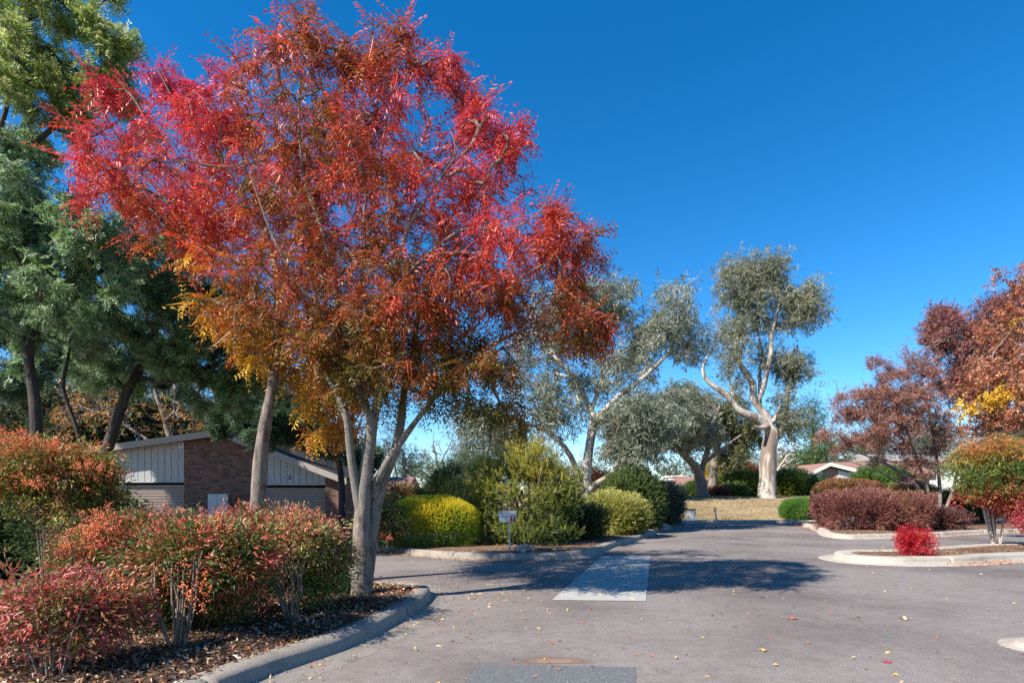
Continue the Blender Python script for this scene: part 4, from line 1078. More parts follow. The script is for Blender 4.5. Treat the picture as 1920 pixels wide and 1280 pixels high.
for (x, y, d, rx, ry, n, lab, pc) in [(60, 720, 36, 130, 110, 150, 'dark gum at far left behind the thin wattle stem', OL), (250, 690, 40, 130, 110, 160, 'dark gum behind the ridge of the garage roof', OL),
                                   (430, 690, 38, 110, 110, 150, 'olive gum rising behind the brick gable', pal([(.06, .08, .03), (.14, .16, .07), (.24, .25, .13)], .5, .6)), (560, 770, 36, 80, 80, 90, 'dull green gum behind the low end of the garage roof', OL)]:
    tree('gum_tree', lab, 'tree', [[(x, 975, d, .4), (x+10, 880, d, .3), (x-10, 790, d, .22), (x+5, y-20, d, .12)], [(x, 850, d, .16), (x+60, 780, d, .1), (x+90, y, d, .05)], [(x-5, 820, d, .16), (x-60, 760, d, .1), (x-80, y, d, .05)]],
         [(x, y, d, rx, ry, 3, n), (x+rx*.4, y-ry*.6, d, rx*.5, ry*.5, 2, n//4), (x-rx*.5, y+ry*.4, d, rx*.5, ry*.5, 2, n//4)], 'gum', 7, 1.3, pc, 'bark_grey', group='gums behind the garage', rnd=.5, droop=-.6, outward=.3, **tk)

# ------------------------------------------------------------------ gums across the road
GUM = pal([(.09, .11, .065), (.18, .205, .14), (.30, .325, .235), (.42, .43, .34)], .55, .7)
gk = dict(leafm='glossy', outward=.25, rnd=.5, spread=.24, lo=.1, step=.4, seg=.45, bark='bark_gum')
d = 25.0
tree('gum_tree', 'spreading white-limbed gum with drooping grey leaves behind the rounded bottlebrush', 'tree',
     [[(1098, 985, d, 0.292), (1099, 905, d, 0.224), (1102, 860, d, 0.202), (1108, 820, d, 0.189), (1113, 785, d, 0.181), (1105, 765, d, 0.146), (1092, 735, d, 0.129), (1075, 705, d, 0.112), (1050, 680, d, 0.095), (1030, 650, d, 0.077), (1005, 610, d, 0.052), (990, 570, d, 0.034)],
      [(1113, 790, d, 0.138), (1130, 772, d-.3, 0.120), (1160, 742, d-.5, 0.107), (1190, 722, d-.6, 0.099), (1225, 690, d-.7, 0.086), (1250, 666, d-.8, 0.069), (1275, 620, d-.8, 0.043), (1285, 575, d-.8, 0.026)],
      [(1110, 765, d, 0.103), (1125, 720, d+.3, 0.086), (1132, 670, d+.4, 0.073), (1135, 630, d+.5, 0.060), (1150, 580, d+.5, 0.039), (1160, 545, d+.5, 0.026)],
      [(1132, 680, d+.4, 0.060), (1160, 665, d+.6, 0.052), (1190, 635, d+.6, 0.043), (1225, 605, d+.7, 0.030)],
      [(1128, 690, d+.3, 0.060), (1105, 660, d+.6, 0.052), (1095, 630, d+.8, 0.039), (1080, 590, d+.9, 0.026)],
      [(1099, 925, d, 0.138), (1120, 905, d-.3, 0.120), (1148, 888, d-.5, 0.103), (1155, 872, d-.5, 0.086), (1180, 820, d-.6, 0.069), (1230, 780, d-.8, 0.043)],
      [(1098, 930, d, 0.146), (1070, 855, d-.2, 0.129), (1045, 825, d-.4, 0.103), (1010, 800, d-.6, 0.077), (970, 790, d-.8, 0.052), (920, 780, d-1, 0.026)]],
     [(1140, 560, d, 85, 45, 2, 130), (1050, 590, d, 75, 65, 2, 120), (1010, 690, d, 70, 80, 2, 120), (1265, 590, d-.8, 60, 60, 1.6, 130), (1180, 650, d, 80, 50, 1.6, 70), (1140, 700, d-.4, 80, 40, 1.3, 70), (970, 790, d-.8, 85, 45, 1.6, 100),
      (1190, 795, d-.6, 62, 52, 1.6, 210), (1165, 840, d-.5, 36, 28, 1.2, 60), (1240, 775, d-.7, 45, 40, 1.2, 110), (1215, 640, d, 50, 40, 1.2, 50), (1060, 780, d-.4, 55, 40, 1, 50), (880, 790, d-1, 40, 35, 1, 30), (1300, 650, d-.8, 30, 40, .8, 30), (1080, 540, d, 40, 30, 1, 30)],
     'gum', 6, .95, GUM, rt=.010, droop=-.75, clump=5, tight=.48, group='gums across the road', **{**gk, 'bark': 'bark_gumpale'})
d = 33.0
tree('gum_tree', 'weeping gum with dense hanging grey-green leaves and a dark leaning trunk', 'tree',
     [[(1322, 937, 44, .75), (1318, 925, 44, .62), (1312, 895, 44, .55), (1306, 878, 43.6, .45), (1290, 860, 43, .36), (1275, 845, 42, .28), (1250, 800, 41, .2), (1230, 770, 40, .12)],
      [(1312, 890, 44, .4), (1325, 850, 44, .3), (1335, 800, 44, .22), (1350, 760, 44, .12)],
      [(1318, 870, 44, .22), (1355, 840, 44, .16), (1390, 815, 44, .1)]],
     [(1235, 785, 40, 85, 52, 2.6, 320), (1195, 832, 39.6, 55, 28, 2, 110), (1280, 770, 41, 60, 50, 2, 150), (1190, 770, 40, 50, 40, 2, 80), (1300, 805, 42, 45, 40, 1.6, 110)],
     'gum', 9, 1.4, GUM, clump=4, tight=.5, rs=.72, rt=.013, droop=-1.1, group='gums across the road', **{**gk, 'bark': 'bark_grey', 'spread': .22})
d = 47.0
tree('gum_tree', 'dark olive round-crowned gum behind the weeping gum', 'tree',
     [[(1335, 928, d, .4), (1338, 880, d, .33), (1345, 830, d, .25), (1350, 780, d, .15)], [(1340, 860, d, .2), (1380, 820, d, .14), (1405, 800, d, .08)]],
     [(1310, 760, d, 55, 32, 2, 90), (1275, 725, d, 26, 16, 1, 20), (1345, 790, d, 50, 50, 2.2, 130), (1395, 820, d, 40, 40, 2, 110), (1375, 860, d, 40, 22, 1.6, 60)],
     'gum', 9, 1.5, pal([(.04, .055, .025), (.11, .13, .06), (.20, .21, .10), (.28, .28, .14)], .5, .6), rt=.014, droop=-.3, group='gums across the road', **{**gk, 'bark': 'bark_grey'})
d = 42.0
tree('gum_tree', 'tallest gum with a thick smooth pale trunk standing on the dry lawn', 'tree',
     [[(1438, 938, d, 1.10), (1438, 926, d, .90), (1439, 900, d, .78), (1440, 870, d, .72), (1442, 840, d, .71), (1446, 815, d, .68), (1440, 800, d, .5), (1425, 785, d, .42), (1405, 778, d, .36), (1385, 768, d, .32), (1365, 742, d, .27), (1340, 725, d, .23), (1325, 712, d, .19), (1318, 690, d, .14), (1335, 650, d, .09)],
      [(1446, 812, d, .42), (1440, 785, d, .38), (1425, 765, d, .34), (1412, 745, d, .32), (1412, 720, d, .29), (1395, 695, d, .26), (1380, 670, d, .23), (1376, 655, d, .21), (1384, 630, d, .18), (1388, 590, d, .15), (1380, 550, d, .11), (1370, 520, d, .07)],
      [(1412, 728, d, .22), (1402, 700, d, .2), (1388, 680, d, .17), (1392, 645, d, .13), (1398, 610, d, .10), (1405, 570, d, .08), (1415, 530, d, .05)],
      [(1420, 755, d, .24), (1432, 725, d-.4, .21), (1440, 690, d-.5, .2), (1446, 660, d-.6, .18), (1446, 630, d-.6, .16), (1455, 600, d-.6, .13), (1462, 570, d-.6, .1), (1480, 545, d-.6, .06)],
      [(1450, 820, d, .4), (1462, 805, d+.2, .32), (1472, 780, d+.3, .25), (1476, 745, d+.3, .2), (1480, 715, d+.4, .16), (1485, 680, d+.4, .12), (1490, 650, d+.4, .07)],
      [(1440, 800, d-.3, .3), (1425, 802, d-.7, .22), (1412, 800, d-1, .16)],
      [(1425, 765, d, .2), (1425, 700, d+.6, .15), (1430, 660, d+.8, .12), (1420, 620, d+.9, .09), (1425, 560, d+.9, .06)],
      [(1450, 790, d-.2, .2), (1462, 765, d-.4, .15), (1464, 755, d-.5, .12)],
      [(1385, 768, d, .17), (1372, 735, d+.4, .13), (1366, 700, d+.5, .09), (1355, 660, d+.5, .05)]],
     [(1370, 528, d, 40, 32, 2, 95), (1440, 508, d, 40, 20, 1.8, 100), (1420, 548, d, 52, 32, 2.2, 100), (1500, 562, d-.6, 42, 36, 2, 150), (1450, 590, d, 50, 30, 2, 100), (1375, 590, d, 34, 40, 1.6, 80), (1365, 650, d, 30, 40, 1.4, 70),
      (1455, 492, d, 20, 8, 1, 20), (1490, 680, d+.4, 34, 42, 1.6, 130), (1465, 765, d, 32, 35, 1.5, 80), (1430, 665, d+.8, 20, 40, 1.2, 35), (1370, 715, d, 16, 30, 1, 25), (1480, 800, d, 16, 25, .8, 25), (1400, 490, d, 30, 14, 1.4, 35), (1525, 585, d-.6, 16, 24, 1, 35)],
     'gum', 6, 1.2, pal([(.08, .09, .05), (.16, .175, .10), (.27, .28, .18), (.38, .37, .27)], .4, .7), rt=.013, droop=-.35, group='gums across the road', knots=.12, rs=.8, clump=5, tight=.5, shell=.42, **{**gk, 'spread': .34})

# ------------------------------------------------------------------ trees far away
FAR = [
    # kind, x, base y, depth, limbs height px, blobs, template, per, size, palette, label
    ('pine_tree', 1524, 905, 82, [(1524, 820, 18, 26), (1524, 790, 16, 30), (1520, 850, 24, 30), (1548, 860, 22, 30), (1522, 762, 8, 18)], 'needle', 12, 9.0, [(.02, .05, .015), (.06, .11, .03), (.12, .18, .05)], 'tall green conifer standing behind the tallest gum'),
    ('poplar_tree', 1545, 905, 74, [(1520, 865, 40, 28), (1570, 845, 30, 34), (1490, 870, 26, 24)], 'broad', 12, 3.6, [(.05, .10, .02), (.10, .16, .04), (.16, .20, .06)], 'bright green leafy tree behind the pale gabled house'),
    ('maple_tree', 1470, 905, 88, [(1472, 855, 20, 12), (1464, 862, 12, 8)], 'broad', 10, 3.2, [(.35, .03, .02), (.50, .06, .03)], 'small far red tree seen through bare white branches'),
    ('gum_tree', 1395, 905, 92, [(1400, 870, 30, 24), (1440, 880, 24, 20), (1355, 870, 30, 20), (1300, 880, 40, 18), (1250, 880, 34, 20)], 'gum', 10, 4.0, [(.06, .09, .06), (.12, .15, .10), (.20, .22, .16)], 'hazy green far gum filling the gap below the olive gum'),
    ('gum_tree', 1650, 905, 96, [(1650, 840, 60, 30), (1750, 830, 70, 34), (1850, 820, 60, 40), (1940, 810, 60, 40)], 'gum', 12, 4.4, [(.08, .09, .06), (.17, .16, .12), (.28, .26, .21)], 'grey-brown far tree line behind the pink tree'),
    ('gum_tree', 905, 915, 44, [(905, 810, 42, 42), (940, 850, 40, 30), (880, 850, 30, 30)], 'gum', 9, 1.9, [(.10, .11, .06), (.20, .20, .12), (.32, .31, .22)], 'pale olive open gum left of the bottlebrush top'),
    ('cypress_tree', 830, 925, 42, [(815, 885, 34, 26), (850, 880, 34, 24), (885, 870, 30, 34)], 'needle', 16, 4.0, [(.04, .07, .02), (.09, .14, .05), (.16, .20, .08)], 'mid green rounded cypress behind the green fence'),
    ('gum_tree', 755, 925, 48, [(760, 865, 24, 36), (735, 840, 26, 40), (780, 880, 16, 24)], 'gum', 9, 1.9, [(.03, .055, .05), (.07, .11, .10), (.13, .18, .17)], 'dark bluish gum right of the pale stems'),
    ('gum_tree', 1150, 915, 62, [(1090, 890, 40, 22), (1150, 895, 40, 16), (1040, 890, 40, 20)], 'gum', 9, 2.8, [(.08, .09, .05), (.17, .16, .10), (.26, .24, .18)], 'brownish far tree glimpsed behind the spreading gum trunk'),
]
for kind, x, yb, d, bl, tm, per, sz, cols, lab in FAR:
    top = min(b[1] for b in bl); s = d/F; base = stand(x, d)
    yb = YH-(base[2]-H)/s
    L = [[(x, yb+2, d, .3), (x+3, (yb+top)/2, d, .2), (x, top+4, d, .06)]] + [[(x+1, yb*.6+bb[1]*.4, d, .14), ((x+bb[0])/2, (yb+bb[1])/2-4, d, .09), (bb[0], bb[1], d, .04)] for bb in bl[1:]]
    blobs = [(a, b, d, rx, ry, max(1.5, rx*s*.6), int(18+rx*ry*.06)) for a, b, rx, ry in bl]
    ker = dict(outward=.3, rnd=.7, droop=-.2 if tm == 'gum' else .2, spread=.012*d, lo=.1, step=.8, seg=.9)
    tree(kind, lab, 'tree', L, blobs, tm, per, sz*.42, pal(cols, .25, .6), 'bark_grey', 'leaf', rt=.02, group='far trees', **ker)
base = stand(815, 58); s = 58/F
tree('bare_tree', 'leafless grey twiggy tree against the sky left of the pale olive gum', 'tree',
     [[(822, 930, 58, .22), (820, 890, 58, .16), (818, 860, 58, .1), (812, 830, 58, .05)], [(820, 880, 58, .09), (835, 850, 58, .06), (848, 825, 58, .03)], [(820, 885, 58, .08), (800, 855, 58, .05), (788, 838, 58, .03)]],
     [(815, 845, 58, 36, 34, 1.8, 150)], None, 0, 0, None, 'bark_grey', rt=.011, step=.5, seg=.5)
tree('bare_tree', 'bare white-branched tree right of the tallest gum trunk', 'tree',
     [[(1452, 925, 66, .2), (1455, 890, 66, .16), (1466, 868, 66, .1), (1480, 850, 66, .05)], [(1455, 885, 66, .1), (1475, 868, 66, .07), (1492, 858, 66, .04)]],
     [(1475, 860, 66, 20, 18, 1.5, 16)], None, 0, 0, None, 'bark_pale', rt=.022, step=.5, seg=.5)

# ------------------------------------------------------------------ heavenly bamboo bushes along the left bed
NAND = [(.03, .07, .015), (.10, .17, .03), (.24, .22, .05), (.44, .14, .05), (.52, .08, .06), (.56, .22, .13)]
def nand(cols=NAND, zr=None, freq=2.2): return pal(cols, freq, .9, zr, .35)
def bed_pt(x, y): return G(x, y, .14)
def nandina(label, px, py, ncane, spread, top, blobs, per, color, berries=None, size=.95, group='bushes along the left kerb', **kw):
    b = bed_pt(px, py)
    bl = [((b[0]+dx, b[1]+dy, z), r, n) for dx, dy, z, r, n in blobs]
    br = [((b[0]+dx, b[1]+dy, z), n) for dx, dy, z, n in berries] if berries else None
    return shrub('nandina_bush', label, 'bush', b, ncane, spread, top, bl, 'nandina', per, size, color, berries=br, bsize=1.15, group=group, outward=.45, rnd=.8, droop=-.02, spread=.05, roll=.7, lo=.15, **kw)

RED = [(.06, .10, .025), (.14, .18, .04), (.28, .14, .05), (.46, .07, .05), (.54, .08, .09), (.58, .20, .17), (.36, .22, .10)]
nandina('low crimson-pink bush at the bottom left corner, nearest the camera', 100, 1268, 13, .42, .62,
        [(.0, .15, .68, (.38, .36, .13), 80), (-.5, .2, .62, (.32, .35, .18), 45), (.27, .3, .62, (.22, .3, .13), 36), (.0, .05, .46, (.30, .2, .06), 14)], 5, nand(RED, None, 4.5),
        [(.25, .2, .84, 5)], size=.9)
nandina('tallest bush on the left with orange berry clusters over bare canes', 95, 1105, 16, .75, 1.9,
        [(.0, .0, 1.98, (.85, .7, .34), 290), (-.9, .2, 1.95, (.6, .6, .4), 150), (.62, .0, 1.78, (.38, .5, .34), 100), (.55, -.2, 1.36, (.32, .3, .14), 40), (-.1, -.2, 1.62, (.6, .4, .15), 60)], 5,
        nand([(.05, .09, .015), (.14, .19, .03), (.28, .25, .045), (.44, .21, .06), (.50, .14, .07)], (1.0, 2.5, .35), 3.2),
        [(-.35, -.4, 2.36, 34), (.05, -.45, 2.28, 30), (.3, -.3, 2.20, 18), (-.65, -.6, 1.84, 30), (.35, -.75, 1.72, 12), (.85, -.3, 1.95, 16), (.9, -.3, 1.80, 10), (-.9, -.2, 2.26, 18)], bn=1.0)
nandina('dense red-green bush in the middle of the hedge with a fan of bare canes', 335, 1218, 18, .26, .95,
        [(.0, .42, .98, (.56, .42, .22), 180), (-.40, .5, .85, (.36, .38, .28), 90), (.36, .5, .88, (.30, .38, .26), 70), (.15, .3, .78, (.34, .22, .10), 30), (-.2, .85, .5, (.5, .25, .25), 50)], 5,
        nand([(.03, .07, .015), (.09, .16, .03), (.18, .20, .045), (.34, .12, .05), (.50, .07, .055), (.56, .22, .13)], (.5, 1.5, .35), 4.5),
        [(.1, .0, .88, 10), (.2, -.1, .66, 10), (-.35, .1, .80, 8), (.35, .1, 1.20, 8)])
nandina('mixed pink and orange bush linking the tall bush to the middle of the hedge', 205, 1150, 9, .4, .95,
        [(.0, .2, .98, (.5, .45, .26), 150), (-.35, .2, .75, (.4, .4, .28), 80), (.25, .15, .8, (.35, .35, .24), 70)], 5, nand(freq=3.5),
        [(-.15, -.22, 1.10, 22), (.05, -.25, 1.18, 20), (-.3, -.25, .95, 10)])
hb = bed_pt(265, 1180)
shrub('evergreen_bush', 'low dark green leafy bush under the middle of the hedge', 'bush', hb, 8, .25, .45, [((hb[0], hb[1]+.15, .42), (.34, .3, .26), 110), ((hb[0]+.2, hb[1]+.1, .34), (.25, .25, .2), 50)], 'twig', 7, .95,
      pal([(.02, .045, .018), (.05, .10, .035), (.12, .19, .08)], 3, .7), group='bushes along the left kerb', outward=.5, rnd=.7, spread=.04)
nandina('green and yellow flecked bush left of the pale tree trunks', 548, 1166, 14, .22, .85,
        [(.20, .75, .70, (.22, .25, .30), 50), (-.08, .45, 1.02, (.38, .40, .24), 130), (.06, .65, .80, (.30, .32, .28), 90), (-.32, .4, .85, (.28, .36, .26), 65), (.0, .6, .48, (.26, .22, .16), 30)], 5,
        nand([(.06, .12, .02), (.14, .21, .035), (.26, .29, .06), (.38, .30, .12), (.44, .15, .09), (.50, .20, .15)], (.4, 1.4, .55), 3.5),
        [(-.25, -.1, 1.0, 6), (.10, .2, 1.22, 8)])
nandina('dark wine-red bush around the foot of the single-trunk red tree', 455, 1160, 10, .35, .8,
        [(.0, .45, .90, (.42, .4, .28), 130), (-.1, .3, .55, (.36, .3, .2), 50), (.15, .45, 1.1, (.32, .35, .16), 50)], 5, nand([(.06, .09, .02), (.16, .15, .04), (.34, .10, .06), (.48, .12, .10)], (.4, 1.4, .3), 3.5))
hb = bed_pt(628, 1110)
shrub('fern_tuft', 'small bright green soft tuft beside the base of the pale trunk', 'bush', hb, 6, .15, .22, [((hb[0], hb[1], .28), (.20, .2, .12), 60)], 'wattle', 8, .7, pal([(.06, .14, .03), (.13, .24, .07)], 3, .7), group='bushes along the left kerb', outward=.5, rnd=.6)
for px, py, w, lab in [(300, 1108, .75, 'back row bush with green tops in front of the left roller door'), (430, 1095, .75, 'back row bush with pink tips in front of the meter box'), (548, 1092, .5, 'back row bush with rusty tips in front of the right roller door'), (190, 1110, .65, 'back row bush half hidden behind the pink and orange bush')]:
    nandina(lab, px, py, 10, .5, 1.0, [(.0, .0, .97, (w, .42, .24), 200), (.1, .0, .62, (w*.9, .4, .3), 100)], 5,
            nand([(.05, .10, .025), (.13, .18, .05), (.26, .22, .09), (.44, .15, .11), (.54, .22, .20)] if px != 430 else [(.08, .11, .04), (.34, .15, .10), (.54, .15, .14), (.58, .27, .24)], (.5, 1.4, .6), 3.5), [(.2, -.2, 1.28, 8)])
for X_, Y_, rx, rz, lab in [(-9.3, 10.2, .95, .72, 'dark leafy bush behind the canes of the tall left bush'), (-7.3, 9.9, .9, .62, 'dark leafy bush behind the pink and orange bush'), (-11.2, 10.4, 1.0, .8, 'dark leafy bush at the left edge behind the tall bush')]:
    hedge('evergreen_bush', lab, 'bush', (X_, Y_, .13+rz), (rx, .55, rz), 3000, 'twig', 1.5, pal([(.03, .06, .025), (.07, .11, .04), (.16, .18, .07), (.26, .15, .07)], 1.3, .6), e=2.2, rough=.22, depth=.4, group='dark bushes behind the left bed')
hb = G(722, 1030, .14)
shrub('nandina_bush', 'small leafy bush with a hanging red berry cluster right of the pale trunk', 'bush', hb, 7, .3, .9, [((hb[0], hb[1]+.2, .85), (.42, .4, .5), 140), ((hb[0]-.4, hb[1]+.2, .8), (.4, .4, .5), 80)], 'nandina', 5, 1.1,
      nand([(.03, .07, .02), (.09, .15, .05), (.22, .20, .06), (.40, .14, .05)]), berries=[((hb[0]+.1, hb[1]-.25, .45), 12)], bcol=[(.55, .10, .04), (.62, .16, .08)], outward=.45, rnd=.7)

# ------------------------------------------------------------------ golden hedge, bottlebrush and the shrubs along the middle kerb
cx = (812-960)/F*16.2
hedge('golden_hedge', 'clipped dome-shaped hedge, bright yellow on top and lime green below', 'hedge', (cx, 16.25, .74), (1.34, 1.0, .72), 17000, 'needle', .62,
      pal([(.16, .24, .016), (.30, .38, .018), (.50, .50, .02), (.68, .57, .022), (.74, .58, .025)], 1.2, .45, (.35, 1.30, .75)), e=2.45, depth=.07, upb=.35, rough=.035, rnd=.35)
d = 16.9; cb = np.array([(985-960)/F*d, d, .13]); s = d/F
def BB(x, y, dd, rx, ry, rd, n): return (tuple(P(x, y, d+dd)), (rx*s, rd, ry*s), n)
shrub('bottlebrush', 'large rounded bush with upright yellow-green shoots behind the letterbox', 'bush', cb, 12, 1.0, 2.4,
      [BB(985, 935, .3, 105, 80, 1.4, 420), BB(985, 870, .3, 60, 40, 1.0, 190), BB(905, 915, 0, 35, 55, .8, 110), BB(920, 990, -.3, 50, 35, .8, 120), BB(1060, 940, .3, 40, 65, 1, 120), BB(1000, 1000, -.5, 90, 26, .8, 120)],
      'shoot', 8, 1.05, pal([(.025, .05, .014), (.07, .11, .02), (.18, .22, .035), (.34, .33, .05), (.50, .38, .06)], .9, .6, (.4, 3.1, .5), .25), outward=.35, rnd=.35, droop=.55, spread=.10, lo=.2, rt=.004, caner=.02, shell=.3, bark='bark_grey')
hb = np.array([(1090-960)/F*18.4, 18.4, .13])
hedge('evergreen_bush', 'low dark green bush between the bottlebrush and the olive bush', 'bush', (hb[0], 18.4, .62), (.62, .7, .52), 2600, 'shoot', .9, pal([(.012, .025, .010), (.03, .055, .018), (.07, .11, .03)], 1.5, .6), e=2.2, rough=.18, depth=.35)
d = 20.3
hedge('olive_bush', 'loose olive-yellow bush at the kerb right of the bottlebrush', 'bush', ((1160-960)/F*d, d+.5, .83), (.98, 1.0, .72), 6200, 'twig', 1.05, pal([(.12, .13, .025), (.27, .27, .05), (.44, .42, .11), (.55, .50, .18)], 1.2, .65, (.2, 1.5, .4)), e=2.2, rough=.16, depth=.4)
d = 23.8
hedge('evergreen_bush', 'tall dark green leafy bush below the weeping gum', 'bush', ((1182-960)/F*d, d, 1.27), (1.15, 1.0, 1.2), 6500, 'shoot', 1.5, pal([(.018, .035, .010), (.05, .085, .02), (.12, .16, .04), (.20, .21, .06)], .9, .6, (.2, 2.6, .35)), e=2.3, rough=.14, depth=.6)
d = 29.3
hedge('olive_bush', 'grey-green soft bush at the end of the middle kerb, beside the dry lawn', 'bush', ((1246-960)/F*d, d, 1.02), (.72, .8, .92), 4200, 'twig', 1.5, pal([(.06, .075, .05), (.14, .16, .11), (.25, .27, .20)], 1.0, .6), e=2.2, rough=.16, depth=.4)
d = 27.5
hedge('rust_bush', 'small rusty red bush glimpsed behind the spreading gum trunk', 'bush', ((1120-960)/F*d, d, 1.3), (.8, .6, 1.1), 1800, 'twig', 1.6, pal([(.12, .05, .02), (.26, .10, .05), (.36, .18, .08)], 1.2, .6), e=2.2, rough=.16, depth=.4)
d = 22.0
hedge('juniper_bush', 'dark spiky juniper behind the golden hedge', 'bush', ((842-960)/F*d, d, 1.15), (1.0, .9, 1.1), 3800, 'needle', 2.1, pal([(.012, .028, .010), (.03, .055, .02), (.07, .11, .035)], 1.2, .6), e=2.0, rough=.28, depth=.5)
d = 23.4
hedge('nandina_bush', 'loose orange-tipped bush in front of the green fence', 'bush', ((765-960)/F*d, d, .98), (.95, .6, .82), 2400, 'nandina', 1.4, pal([(.05, .08, .03), (.15, .15, .05), (.32, .17, .07), (.42, .26, .13)], 1.5, .6), e=2.2, rough=.22, depth=.4)
hb = np.array([(968-960)/F*14.35, 14.35, .15])
for k, (dx, dy, lab) in enumerate([(.05, -.1, 'silvery grass tuft at the foot of the letterbox post')]):
    c0 = hb + np.array([.17+dx, dy+.1, 0]); root = empty('silver_tuft', c0, lab, 'plant', 'silvery tufts')
    pp = c0 + rng.normal(size=(26, 3))*np.array([.12, .07, 0]); dd = rng.normal(size=(26, 3))*.5; dd[:, 2] = .8
    v, t, c = scatter(T['tuft'], pp, dd, rng.uniform(.5, 1.0, 26), pal([(.30, .33, .34), (.48, .52, .52)], 2, .6)(pp)); mesh_np('leaves', v, [t], M['dull'], root, C=c)
c0 = G(1588, 990, .15); root = empty('silver_tuft', c0, 'pale silvery spiky plant in front of the purple barberry', 'plant', 'silvery tufts')
pp = c0 + np.array([0, -.25, .05]) + rng.normal(size=(150, 3))*np.array([.22, .14, .14]); pp[:, 2] = np.abs(pp[:, 2]-.1)+.12; dd = rng.normal(size=(150, 3))*.6; dd[:, 2] += .7; dd[:, 1] -= .3
v, t, c = scatter(T['tuft'], pp, dd, rng.uniform(.6, 1.1, 150), pal([(.34, .37, .35), (.55, .60, .57)], 2, .6)(pp)); mesh_np('leaves', v, [t], M['dull'], root, C=c)

# ------------------------------------------------------------------ shrubs of the right-hand bed and lawn
d = 24.0
hedge('barberry_hedge', 'long low purple-brown barberry hedge along the far kerb', 'hedge', ((1640-960)/F*d, d, .85), (2.05, 1.7, .76), 13000, 'twig', 1.0, pal([(.07, .035, .028), (.15, .06, .052), (.26, .09, .075), (.34, .16, .11), (.26, .22, .09)], 1.3, .6, None, .3), e=2.8, rough=.17, depth=.35)
hedge('barberry_hedge', 'lower purple-brown end of the hedge beside the stems of the pink tree', 'hedge', ((1752-960)/F*24.2, 24.3, .50), (.85, 1.1, .40), 3200, 'twig', 1.0, pal([(.06, .03, .025), (.14, .06, .055), (.24, .11, .085)], 1.0, .6), e=2.2, rough=.2, depth=.3)
d = 29.0
hedge('clipped_hedge', 'rust-red clipped hedge standing behind the purple barberry', 'hedge', ((1594-960)/F*d, d, 1.10), (1.62, .8, 1.02), 8500, 'twig', 1.05, pal([(.06, .08, .02), (.14, .12, .03), (.27, .12, .055), (.36, .15, .08)], 1.2, .5, (.3, 2.2, .6)), e=3.6, rough=.05, depth=.2)
hedge('clipped_hedge', 'rusty green clipped hedge seen between the stems of the pink tree', 'hedge', ((1712-960)/F*d, d, 1.02), (1.25, .8, .98), 5200, 'twig', 1.05, pal([(.06, .09, .02), (.14, .14, .03), (.27, .13, .06)], 1.2, .5, (.3, 2.0, .5)), e=3.0, rough=.07, depth=.2)
d = 44.0; b = stand(1660, d)
hedge('evergreen_bush', 'bright green bush behind the clipped hedges', 'bush', (b[0], d, b[2]+.9), (1.9, 1.2, .95), 3600, 'shoot', 2.6, pal([(.04, .09, .02), (.09, .17, .03), (.16, .24, .06)], .8, .6), e=2.4, rough=.15, depth=.5)
d = 29.3
hedge('evergreen_bush', 'dark green bush behind the stems of the pink tree', 'bush', ((1800-960)/F*d, d, .85), (1.9, .9, .8), 4200, 'shoot', 1.5, pal([(.02, .045, .012), (.05, .10, .025), (.13, .16, .04)], 1, .6), e=2.2, rough=.2, depth=.4)
hb = G(1790, 972, .15)
hedge('evergreen_bush', 'low lime green bush right of the pink tree stems', 'bush', (hb[0]+.3, 26.0, .42), (.75, .6, .32), 1500, 'twig', 1.1, pal([(.10, .14, .03), (.22, .25, .06), (.30, .22, .10)], 1.5, .6), e=2.0, rough=.2, depth=.3)
d = 32.6; b = stand(1500, d)
hedge('juniper_bush', 'low rounded bright green juniper on the lawn edge', 'bush', (b[0], d, b[2]+.62), (1.02, .8, .58), 7000, 'needle', 1.15, pal([(.05, .13, .02), (.11, .25, .035), (.20, .38, .07)], 1.4, .5), e=2.3, rough=.12, depth=.3)
for x, dd, rx, rz, cols, lab in [(1395, 49, 2.0, .95, [(.07, .10, .01), (.17, .20, .02), (.28, .29, .04)], 'yellow-green rounded bush left of the tallest gum trunk'), (1472, 48.5, 1.25, .85, [(.08, .11, .01), (.18, .21, .02), (.28, .28, .04)], 'yellow-green bush just right of the tallest gum trunk'),
                                 (1432, 51, 1.9, 1.0, [(.07, .11, .015), (.16, .20, .025), (.26, .28, .05)], 'yellow-green bush half hidden by the tallest gum trunk'), (1490, 51, 1.5, 1.0, [(.018, .04, .012), (.045, .08, .02), (.09, .14, .035)], 'dark green bush right of the yellow-green ones'),
                                 (1356, 56, 1.3, .75, [(.02, .035, .02), (.05, .08, .045), (.11, .14, .09)], 'dark leafy bush at the right end of the brown hip roof'), (1522, 53, 1.8, .75, [(.02, .06, .018), (.05, .12, .03), (.10, .19, .055)], 'deep green hedge below the pale gable'),
                                 (1299, 51, .45, .42, [(.06, .11, .02), (.12, .19, .035)], 'narrow green shrub in front of the brown hip roof'), (1278, 53, 1.2, .22, [(.05, .10, .06), (.12, .19, .12)], 'low blue-green shrub row at the lawn top'), (1372, 47, .9, .35, [(.10, .15, .03), (.20, .25, .06)], 'low lime shrub at the lawn top')]:
    b = stand(x, dd)
    hedge('garden_bush', lab, 'bush', (b[0], dd, b[2]+rz*.9), (rx, rx*.7, rz), 2600, 'shoot', 2.6, pal(cols, .8, .6), e=2.3, rough=.16, depth=.5, group='bushes beyond the dry lawn')
b = stand(1346, 46.0); hedge('barberry_hedge', 'low reddish domed bush beside the dark leaning gum trunk', 'hedge', (b[0], 46, b[2]+.3), (.78, .6, .32), 1700, 'twig', 1.4, pal([(.13, .05, .035), (.26, .09, .07), (.32, .15, .10)], 1.5, .6), e=2.0, rough=.08, depth=.2)
